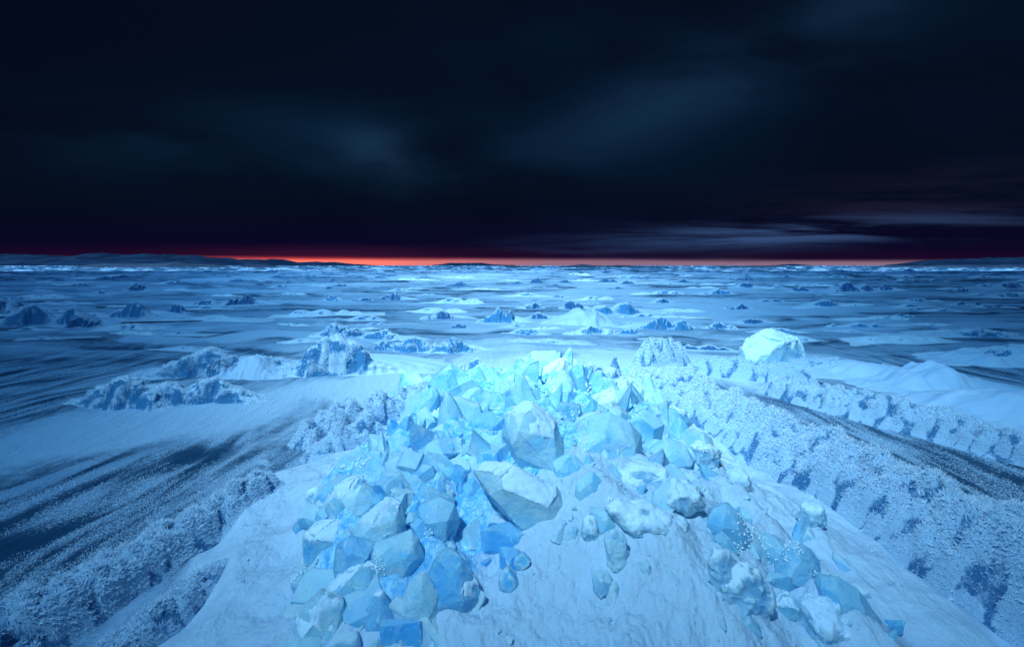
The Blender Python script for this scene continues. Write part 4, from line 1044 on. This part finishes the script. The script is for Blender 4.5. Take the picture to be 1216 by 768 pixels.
for poly, n, (lo, hi), lab, grp, mats in ZONES:
    xs = [p[0] for p in poly]; ys = [p[1] for p in poly]
    k = 0
    while k < n:
        px, py = rnd.uniform(min(xs), max(xs)), rnd.uniform(min(ys), max(ys))
        if not in_poly(px, py, poly): continue
        w = lo + (hi - lo) * rnd.random() ** 1.7; kind = rnd.choice(['block', 'slab', 'slab', 'shard', 'shard'])
        B(px, py, w, w * (rnd.uniform(0.9, 1.5) if kind == 'shard' else rnd.uniform(0.6, 1.0)), kind, lab, rnd.choice(mats), 400 + int(rnd.random() * 9000), ((rnd.choice([-1, 1]) * rnd.uniform(45, 85) if kind == 'slab' else rnd.uniform(-28, 28)), rnd.uniform(-38, 38), rnd.uniform(0, 180)),
          rnd.uniform(0.6, 1.0), group=grp, name='ice_piece', cat='ice piece', res=9, thick=(w * 0.0009 if kind == 'slab' else None),
          beads=0.05 if rnd.random() < 0.15 else 0, bury=(0.0 if 'lump' in lab else 0.08))
        k += 1

# ---- low frosted ridges strewn over the middle distance
src = []
for k in range(9):
    V, Fc, vein, N, on = ridge_shape(1.0, 0.45, 1.0, 700 + 11 * k, rnd.choice([3, 4, 5]), rnd.uniform(0.45, 0.9), 0.28, rnd.choice([9, 14]), 120, 56, 1.3, rnd.choice([1.0, 1.0, 1.5]), rnd.uniform(-.4, .4))
    src.append((mesh_np('ice_hummock', V.reshape(-1, 3), Fc, rnd.choice([M_HUM, M_HUM_DARK, M_HUM_FROST]), None, attrs={'vein': vein.ravel()}), []))
n = 0
while n < 120:
    py = 326 + 92 * rnd.random() ** 1.35; px = rnd.uniform(-40, 1256)
    y = H * F / (py - 315); x = (px - 608) * y / F
    w = rnd.uniform(22, 70) * (0.45 + (py - 326) / 75) * 0.5 * y / F; hh = w * rnd.uniform(0.10, 0.24)
    if any(abs(x - a) < 0.8 * c + 0.7 * w and abs(y - b_) < d + 0.4 * w for a, b_, c, d in HUM_KEEP) or (y < 10 and -2.5 < x < 4.5): continue
    k = n % 9; o = src[k][0]
    if n >= 9:
        o = o.copy(); COL.objects.link(o)
    HUM_KEEP.append((x, y, 0.5 * w, 0.25 * w))
    o.location = (x, y, gz(x, y)); o.scale = (w, w, hh); o.rotation_euler.z = rnd.uniform(-0.35, 0.35)
    tag(o, 'low frosted ice ridge with drifted snow, one of many strewn over the middle distance', 'hummock', 'low frosted ridges strewn over the middle distance')
    n += 1

# ---- far hummocks strewn out to the horizon
src = []
for k in range(6):
    V, Fc, vein, N, on = ridge_shape(1.0, 0.7, 1.0, 300 + 7 * k, rnd.choice([2, 3, 4]), rnd.uniform(0.5, 0.95), 0.2, 9, 44, 26, 1.0, rnd.choice([1.0, 1.6]), rnd.uniform(-.4, .4))
    src.append(mesh_np('ice_hummock', V.reshape(-1, 3), Fc, M_HUM_FAR, None, attrs={'vein': vein.ravel()}))
first = [True] * 6
for i in range(230):
    py = 320.4 + 24 * rnd.random() ** 1.4
    y = H * F / (py - 315); px = rnd.uniform(-60, 1276); x = (px - 608) * y / F
    if any(abs(x - a) < 2.2 * c and abs(y - b_) < 3 * d + 2 for a, b_, c, d in HUM_KEEP): continue
    k = rnd.randrange(6)
    if first[k]: o = src[k]; first[k] = False
    else:
        o = src[k].copy(); COL.objects.link(o)
    w = rnd.uniform(4, 13) * (0.6 + (py - 318) / 26) * y / F; hh = w * rnd.uniform(0.12, 0.38)
    o.location = (x, y, gz(x, y)); o.scale = (w, w * 0.8, hh); o.rotation_euler.z = rnd.uniform(-0.4, 0.4)
    tag(o, 'small dark hummock strewn over the ice towards the horizon', 'hummock', 'far hummocks strewn towards the horizon')

# ---- rime tufts on the bare ice (nobody could count them)
def frost_field():
    rs = np.random.RandomState(91)
    n = 420000
    py = 330 + 470 * rs.uniform(0, 1, n) ** 0.75; y = H * F / (py - 315)
    x = rs.uniform(-0.98, 0.98, n) * y
    keep = y < 8.5
    x, y = x[keep], y[keep]
    on = (x > left_edge(y) - 0.05) & (x < right_edge(y) + 0.1) & (y < 6.8)
    curve = x + np.tanh(2 * x) * 0.10 * np.maximum(y - 3, 0) ** 1.3 * 0.3
    warp = 0.5 * fbm(x / 2.2, y / 3.0, 5.5, 3)
    sk = 0.55 + 0.85 * fbm((curve + 0.4 * warp + 0.22 * noise3(x / 0.7, y / 1.1, 6.6)) / 0.15, y / 1.1, 3.0, 5)
    sk = sk - 0.25 * sstep(-1.9, -3.0, x) * sstep(4.2, 2.9, y)
    bare = gauss((x + 2.45) / 1.0, 0.24) * gauss(y - 4.55, 0.22)
    k = (rs.uniform(0, 1, len(x)) < 1.6 * np.clip(sk - 0.2, 0, 1)) & ~on & (bare < 0.3)
    x, y = x[k], y[k]
    C = np.stack([x, y, ground_z(x, y) - 0.002], -1)
    N = np.tile([0.0, 0.0, 1.0], (len(x), 1))
    S = rs.uniform(0.004, 0.010, len(x))
    V, Fc = blades(C, N, S, 3, 0.9, 0.22, 4, 0.05, True)
    o = mesh_np('frost_tufts', V, Fc, M_FROST, None, smooth=False)
    tag(o, 'grains of rime frost scattered over the bare dark ice', 'frost', kind='stuff')
frost_field()

# ---- crumbs of broken ice lying about the pile (nobody could count them)
def crumbs():
    rs = np.random.RandomState(17)
    n = 16000
    y = rs.uniform(1.9, 6.4, n); x = rs.uniform(-1.7, 1.9, n)
    den = pile_mask(x, y) * 0.9 + 0.35 * gauss(x - 1.05, 0.35) * sstep(3.8, 2.0, y) + 0.30 * gauss(x - 0.75, 0.5) * gauss(y - 3.2, 0.5) + 0.06 * (x > left_edge(y) + 0.2)
    k = rs.uniform(0, 1, n) < den * (0.3 + 0.9 * np.clip(noise3(x / 0.25, y / 0.25, 7.0) + 0.3, 0, 1))
    x, y = x[k], y[k]; n = len(x)
    S = 0.004 + 0.016 * rs.uniform(0, 1, n) ** 3
    D = rs.normal(size=(n, 6, 3)); base = np.array([[1, 0, 0], [-1, 0, 0], [0, 1, 0], [0, -1, 0], [0, 0, 1], [0, 0, -1]], float)
    V = (base[None] + 0.35 * D) * S[:, None, None] + np.stack([x, y, ground_z(x, y) + 0.3 * S], -1)[:, None, :]
    f = np.array([[0, 2, 4], [2, 1, 4], [1, 3, 4], [3, 0, 4], [2, 0, 5], [1, 2, 5], [3, 1, 5], [0, 3, 5]])
    o = mesh_np('ice_crumbs', V.reshape(-1, 3), ((np.arange(n) * 6)[:, None, None] + f[None]).reshape(-1, 3), M_ICE_PALE, None, smooth=False)
    tag(o, 'crumbs of broken ice scattered between and below the blocks', 'ice crumbs', kind='stuff')
crumbs()

# ---- land on the horizon
def hill(pts, Y, depth, name, label, mat, seed):
    """pts: (px, py) skyline; a ridge of real depth at distance Y"""
    px = np.array([p[0] for p in pts], float); py = np.array([p[1] for p in pts], float)
    n = 160; q = np.linspace(px[0], px[-1], n)
    top = np.interp(q, px, py)
    X = (q - 608) * Y / F
    hz = np.maximum(H - (top - 315) * Y / F + (2 if Y > 1000 else 0.3), 0)
    hz = hz * (1 + 0.10 * fbm(X / (0.02 * Y), 0.0, seed, 4)) 
    v = np.linspace(-1, 1, 25)
    VV, XX = np.meshgrid(v, X)
    HH = np.repeat(hz[:, None], 25, 1)
    Z = HH * (1 - VV ** 2) * (1 + 0.25 * (1 - np.abs(VV)) * fbm(XX / (0.03 * Y), VV * 1.3, seed + 3, 4) * (np.abs(VV) > 0.05)) - (2 if Y > 1000 else 0.3)
    V = np.stack([XX, Y + VV * depth, Z], -1)
    o = mesh_np(name, V.reshape(-1, 3), grid_faces(n, 25), mat)
    return tag(o, label, kind='structure')
hill([(-160, 308), (-60, 303), (0, 302.5), (30, 302), (60, 304.5), (95, 305), (105, 302.5), (125, 301.5), (145, 303), (175, 302.5), (230, 303.5), (245, 306), (262, 306), (275, 308), (330, 308), (345, 311.5), (380, 311), (395, 311.5), (440, 315)], 2600, 300, 'hills', 'long low snowy hills along the left horizon', M_HILL, 1)
hill([(92, 317.5), (104, 314.5), (130, 313), (150, 313), (180, 313.2), (200, 312.5), (212, 310.5), (220, 313), (250, 314.2), (278, 317.5)], 420, 15, 'dark_hills', 'dark low rocky shore below the left hills', M_ISLE, 2)
hill([(284, 317.5), (294, 313.5), (303, 314), (315, 313.5), (322, 315), (334, 317.5)], 420, 10, 'dark_hills', 'second dark rocky shore right of the long one', M_ISLE, 3)
hill([(515, 314.5), (535, 312.6), (550, 312.2), (572, 312.2), (580, 313.6), (606, 314.8)], 2600, 80, 'hills', 'faint low headland on the glowing part of the horizon', M_HILL, 4)
hill([(600, 316), (608, 314), (614, 316), (650, 317), (672, 316), (684, 314.5), (692, 314), (702, 315), (720, 316), (735, 314.8), (760, 316), (790, 316.5)], 420, 10, 'dark_hills', 'dark islet right of the middle of the horizon', M_ISLE, 5)
hill([(855, 316.5), (880, 315.5), (925, 315), (938, 316.5)], 420, 10, 'dark_hills', 'flat dark shore right of centre on the horizon', M_ISLE, 6)
hill([(900, 316), (940, 313.5), (975, 316)], 2600, 90, 'hills', 'faint low rise behind the flat dark shore', M_HILL, 7)
hill([(1080, 316), (1092, 312), (1110, 309), (1150, 307.5), (1216, 306), (1300, 305), (1400, 308)], 2700, 300, 'hills', 'dark headland on the right horizon', M_HILL, 8)
hill([(1000, 317), (1060, 315.5), (1216, 314.5), (1320, 314.5)], 420, 22, 'dark_hills', 'thin dark shore below the right headland', M_ISLE, 9)

# ------------------------------------------------------------------ light
SUN_EL, SUN_AZ = 52.0, -152.0          # azimuth from straight ahead, negative = left
sd = Vector((math.sin(R(SUN_AZ)) * math.cos(R(SUN_EL)), math.cos(R(SUN_AZ)) * math.cos(R(SUN_EL)), math.sin(R(SUN_EL))))
L = bpy.data.lights.new('sun', 'SUN'); L.energy = 5.0; L.angle = R(3); L.color = (0.49, 0.79, 1.0)
lo = bpy.data.objects.new('sun', L); COL.objects.link(lo)
lo.rotation_euler = (-sd).to_track_quat('-Z', 'Y').to_euler(); lo.location = (0, 0, 30)

# ---- added sheet above the view, unseen: shades the sides, with a gap for light
def shade_sheet(alt=60.0):
    m, t = material('added_shade_sheet')
    dn = t.attr('thickness')  # opacity of the added sheet, set from the light wanted below
    df = t.n('ShaderNodeBsdfDiffuse'); df.inputs[0].default_value = rgb(0.05, 0.07, 0.10)
    tp = t.n('ShaderNodeBsdfTransparent'); t.link(t.mix(t.ss(0.0, 0.6, dn), rgb(1, 1, 1), rgb(0.66, 0.88, 1.0)), tp.inputs[0])
    mx = t.n('ShaderNodeMixShader'); t.link(dn, mx.inputs[0]); t.link(tp.outputs[0], mx.inputs[1]); t.link(df.outputs[0], mx.inputs[2])
    output(t, mx.outputs[0])
    xs = np.linspace(-170, 130, 230); ys = np.linspace(-90, 113, 180)
    X, Y = np.meshgrid(xs, ys, indexing='ij')
    gx = X - alt * sd.x / sd.z; gy = Y - alt * sd.y / sd.z          # where the light through this bit of the sheet lands
    w = 1.35 + 0.42 * np.maximum(gy, 0)
    lat = np.exp(-np.abs((gx - 0.4) / w) ** 2.2)
    light = lat * sstep(0.8, 3.8, gy)
    light = light * (1 - 0.36 * sstep(6.0, 12.0, gy) + 0.12 * sstep(25, 60, gy))
    light = np.clip(light + 0.06 * fbm(X / 14, Y / 14, 2.0, 3), 0, 1)
    dens = (1 - (0.07 + 0.93 * light)) * sstep(113, 92, Y) * sstep(-90, -68, Y) * sstep(150, 110, np.abs(X + 20))
    d2 = 1 - np.sqrt(np.clip(1 - dens, 0, 1))
    wav = 1.6 * fbm(X / 18, Y / 18, 5.0, 4)
    th = 0.4 + 2.5 * dens
    n, k = X.shape
    lo_ = np.stack([X, Y, alt + wav], -1); hi_ = np.stack([X, Y, alt + wav + th], -1)
    Fq = grid_faces(n, k)
    o = mesh_np('unseen_shade_sheet', np.concatenate([lo_.reshape(-1, 3), hi_.reshape(-1, 3)]), np.concatenate([Fq[:, ::-1], Fq + n * k]), m,
                attrs={'thickness': np.concatenate([d2.ravel(), d2.ravel()])})
    return tag(o, 'unseen sheet added overhead to shade the sides, with a gap above the ice pile', kind='structure')
shade_sheet()

def build_world():
    w = bpy.data.worlds.new('World'); SC.world = w; w.use_nodes = True
    t = NT(w.node_tree)
    tc = t.n('ShaderNodeTexCoord'); d = tc.outputs['Generated']
    sep = t.n('ShaderNodeSeparateXYZ'); t.link(d, sep.inputs[0])
    x, y, z = sep.outputs
    sky = t.n('ShaderNodeTexSky', sky_type='NISHITA'); sky.sun_disc = False
    sky.sun_elevation = R(SUN_EL); sky.sun_rotation = R(SUN_AZ); sky.altitude = 0
    # azimuth in units of picture-free angle: x / y ahead
    ys = t.m('MAXIMUM', y, 0.05)
    az = t.m('DIVIDE', x, ys); el = t.m('DIVIDE', z, ys)      # tangents of the bearing and height
    v = t.n('ShaderNodeCombineXYZ'); t.link(az, v.inputs[0]); t.link(el, v.inputs[1]); t.link(y, v.inputs[2])
    vec = v.outputs[0]
    n1 = t.noise(t.mapping(vec, (1.2, 3.6, 1), (0, 0, R(-14))), 1.5, 5, 0.50, 0.25)
    n2 = t.noise(t.mapping(vec, (1.0, 16.0, 1), (0, 0, R(-3))), 2.0, 5, 0.6, 0.5)
    def blob(cx, cy, sx, sy, rot):
        mp = t.n('ShaderNodeMapping', vector_type='TEXTURE')
        t.link(vec, mp.inputs[0]); mp.inputs['Location'].default_value = (cx, cy, 0); mp.inputs['Rotation'].default_value = (0, 0, R(rot)); mp.inputs['Scale'].default_value = (sx, sy, 1)
        s2 = t.n('ShaderNodeSeparateXYZ'); t.link(mp.outputs[0], s2.inputs[0])
        r2 = t.m('ADD', t.m('MULTIPLY', s2.outputs[0], s2.outputs[0]), t.m('MULTIPLY', s2.outputs[1], s2.outputs[1]))
        return t.m('EXPONENT', t.m('MULTIPLY', r2, -1.0))
    A = t.m('MULTIPLY', blob(0.44, 0.375, 0.34, 0.065, 24), t.ss(0.20, 0.72, n1))
    Bb = t.m('MULTIPLY', blob(-0.225, 0.185, 0.075, 0.045, -16), t.ss(0.30, 0.65, n1))
    Cc = t.m('MULTIPLY', blob(-0.42, 0.20, 0.40, 0.07, -4), t.ss(0.40, 0.70, n1))
    Dd = t.m('MULTIPLY', blob(0.35, 0.33, 0.7, 0.26, 12), t.ss(0.25, 0.75, n1))
    E = t.m('MULTIPLY', blob(0.48, 0.055, 0.33, 0.020, 3), t.ss(0.40, 0.62, n2))
    G = t.m('MULTIPLY', blob(0.72, 0.115, 0.30, 0.05, 4), t.ss(0.35, 0.65, n2))
    def add(c, f, col):
        nd = t.n('ShaderNodeMix', data_type='RGBA', blend_type='ADD'); nd.clamp_factor = False
        t.put(nd.inputs[0], f); t.link(c, nd.inputs[6]) if hasattr(c, 'is_output') else t.put(nd.inputs[6], c)
        t.put(nd.inputs[7], col); return nd.outputs[2]
    base = t.mix(t.ss(0.015, 0.13, el), rgb(0.0016, 0.0009, 0.0090), rgb(0.0006, 0.0019, 0.0062))
    c = add(base, A, rgb(0.0035, 0.0125, 0.030))
    c = add(c, Bb, rgb(0.004, 0.0115, 0.026))
    c = add(c, Cc, rgb(0.001, 0.007, 0.015))
    c = add(c, Dd, rgb(0.0004, 0.0030, 0.008))
    c = add(c, E, rgb(0.017, 0.040, 0.100))
    c = add(c, G, rgb(0.004, 0.002, 0.006))
    # afterglow under the cloud edge
    wav = t.m('MULTIPLY', t.m('SUBTRACT', n2, 0.5), 0.010)
    edge = t.m('ADD', t.m('ADD', 0.0128, wav), t.m('SUBTRACT', t.m('MULTIPLY', t.ss(-0.2, -0.7, az), 0.003), t.m('MULTIPLY', t.ss(-0.1, 0.4, az), 0.003)))
    band = t.m('SUBTRACT', 1.0, t.ss(-0.007, 0.004, t.m('SUBTRACT', el, edge)))
    halo = t.m('SUBTRACT', 1.0, t.ss(0.0, 0.028, t.m('SUBTRACT', el, edge)))
    red = t.m('EXPONENT', t.m('MULTIPLY', t.m('MULTIPLY', t.m('DIVIDE', t.m('ADD', az, 0.34), 0.25), t.m('DIVIDE', t.m('ADD', az, 0.34), 0.25)), -1.0))
    lefty = t.m('MULTIPLY', t.ss(-0.85, -0.55, az), 1.0)
    glow = t.mix(red, rgb(0.085, 0.035, 0.068), rgb(0.42, 0.030, 0.036))
    lowg = t.mix(red, rgb(0.14, 0.08, 0.12), rgb(0.62, 0.125, 0.085))
    glow = t.mix(t.ss(0.015, 0.006, el), glow, lowg)
    ef = t.m('ADD', 0.35, t.m('MULTIPLY', lefty, 0.65))
    c = add(c, t.m('MULTIPLY', halo, t.m('ADD', 0.008, t.m('MULTIPLY', red, 0.028))), rgb(0.45, 0.05, 0.12))
    nd = t.n('ShaderNodeMix', data_type='RGBA'); t.put(nd.inputs[0], t.m('MULTIPLY', band, ef)); t.link(c, nd.inputs[6]); t.link(glow, nd.inputs[7])
    front = nd.outputs[2]
    # behind and to the sides of the viewer, and overhead: the thinner, lighter cloud
    fwd = t.ss(0.0, 0.30, y)
    back = rgb(0.012, 0.035, 0.075)
    c = t.mix(fwd, back, front)
    over = t.ss(0.50, 0.90, z)
    nsk = t.n('ShaderNodeMix', data_type='RGBA', blend_type='MULTIPLY'); nsk.inputs[0].default_value = 1.0
    t.link(sky.outputs[0], nsk.inputs[6]); nsk.inputs[7].default_value = rgb(0.045, 0.14, 0.23)
    c = t.mix(t.m('MULTIPLY', over, 0.9), c, nsk.outputs[2])
    bg = t.n('ShaderNodeBackground'); t.link(c, bg.inputs[0]); bg.inputs[1].default_value = 1.0
    o = t.n('ShaderNodeOutputWorld'); t.link(bg.outputs[0], o.inputs[0])
build_world()

# ------------------------------------------------------------------ camera
cam = bpy.data.cameras.new('camera'); co = bpy.data.objects.new('camera', cam); COL.objects.link(co)
co.location = (0, 0, H); co.rotation_euler = (R(90), 0, 0)
cam.sensor_width = 36; cam.sensor_fit = 'HORIZONTAL'; cam.lens = F / 1216 * 36; cam.shift_y = -(384 - 315) / 1216
cam.clip_start = 0.05; cam.clip_end = 20000
SC.camera = co
vs = SC.view_settings; vs.view_transform = 'Standard'; vs.look = 'None'; vs.exposure = 0.92; vs.gamma = 1; vs.use_curve_mapping = False
SC.render.engine = 'CYCLES'
cy = SC.cycles
cy.max_bounces = 12; cy.diffuse_bounces = 8; cy.glossy_bounces = 3; cy.transmission_bounces = 8; cy.transparent_max_bounces = 8
cy.use_denoising = True; cy.caustics_reflective = False; cy.caustics_refractive = False
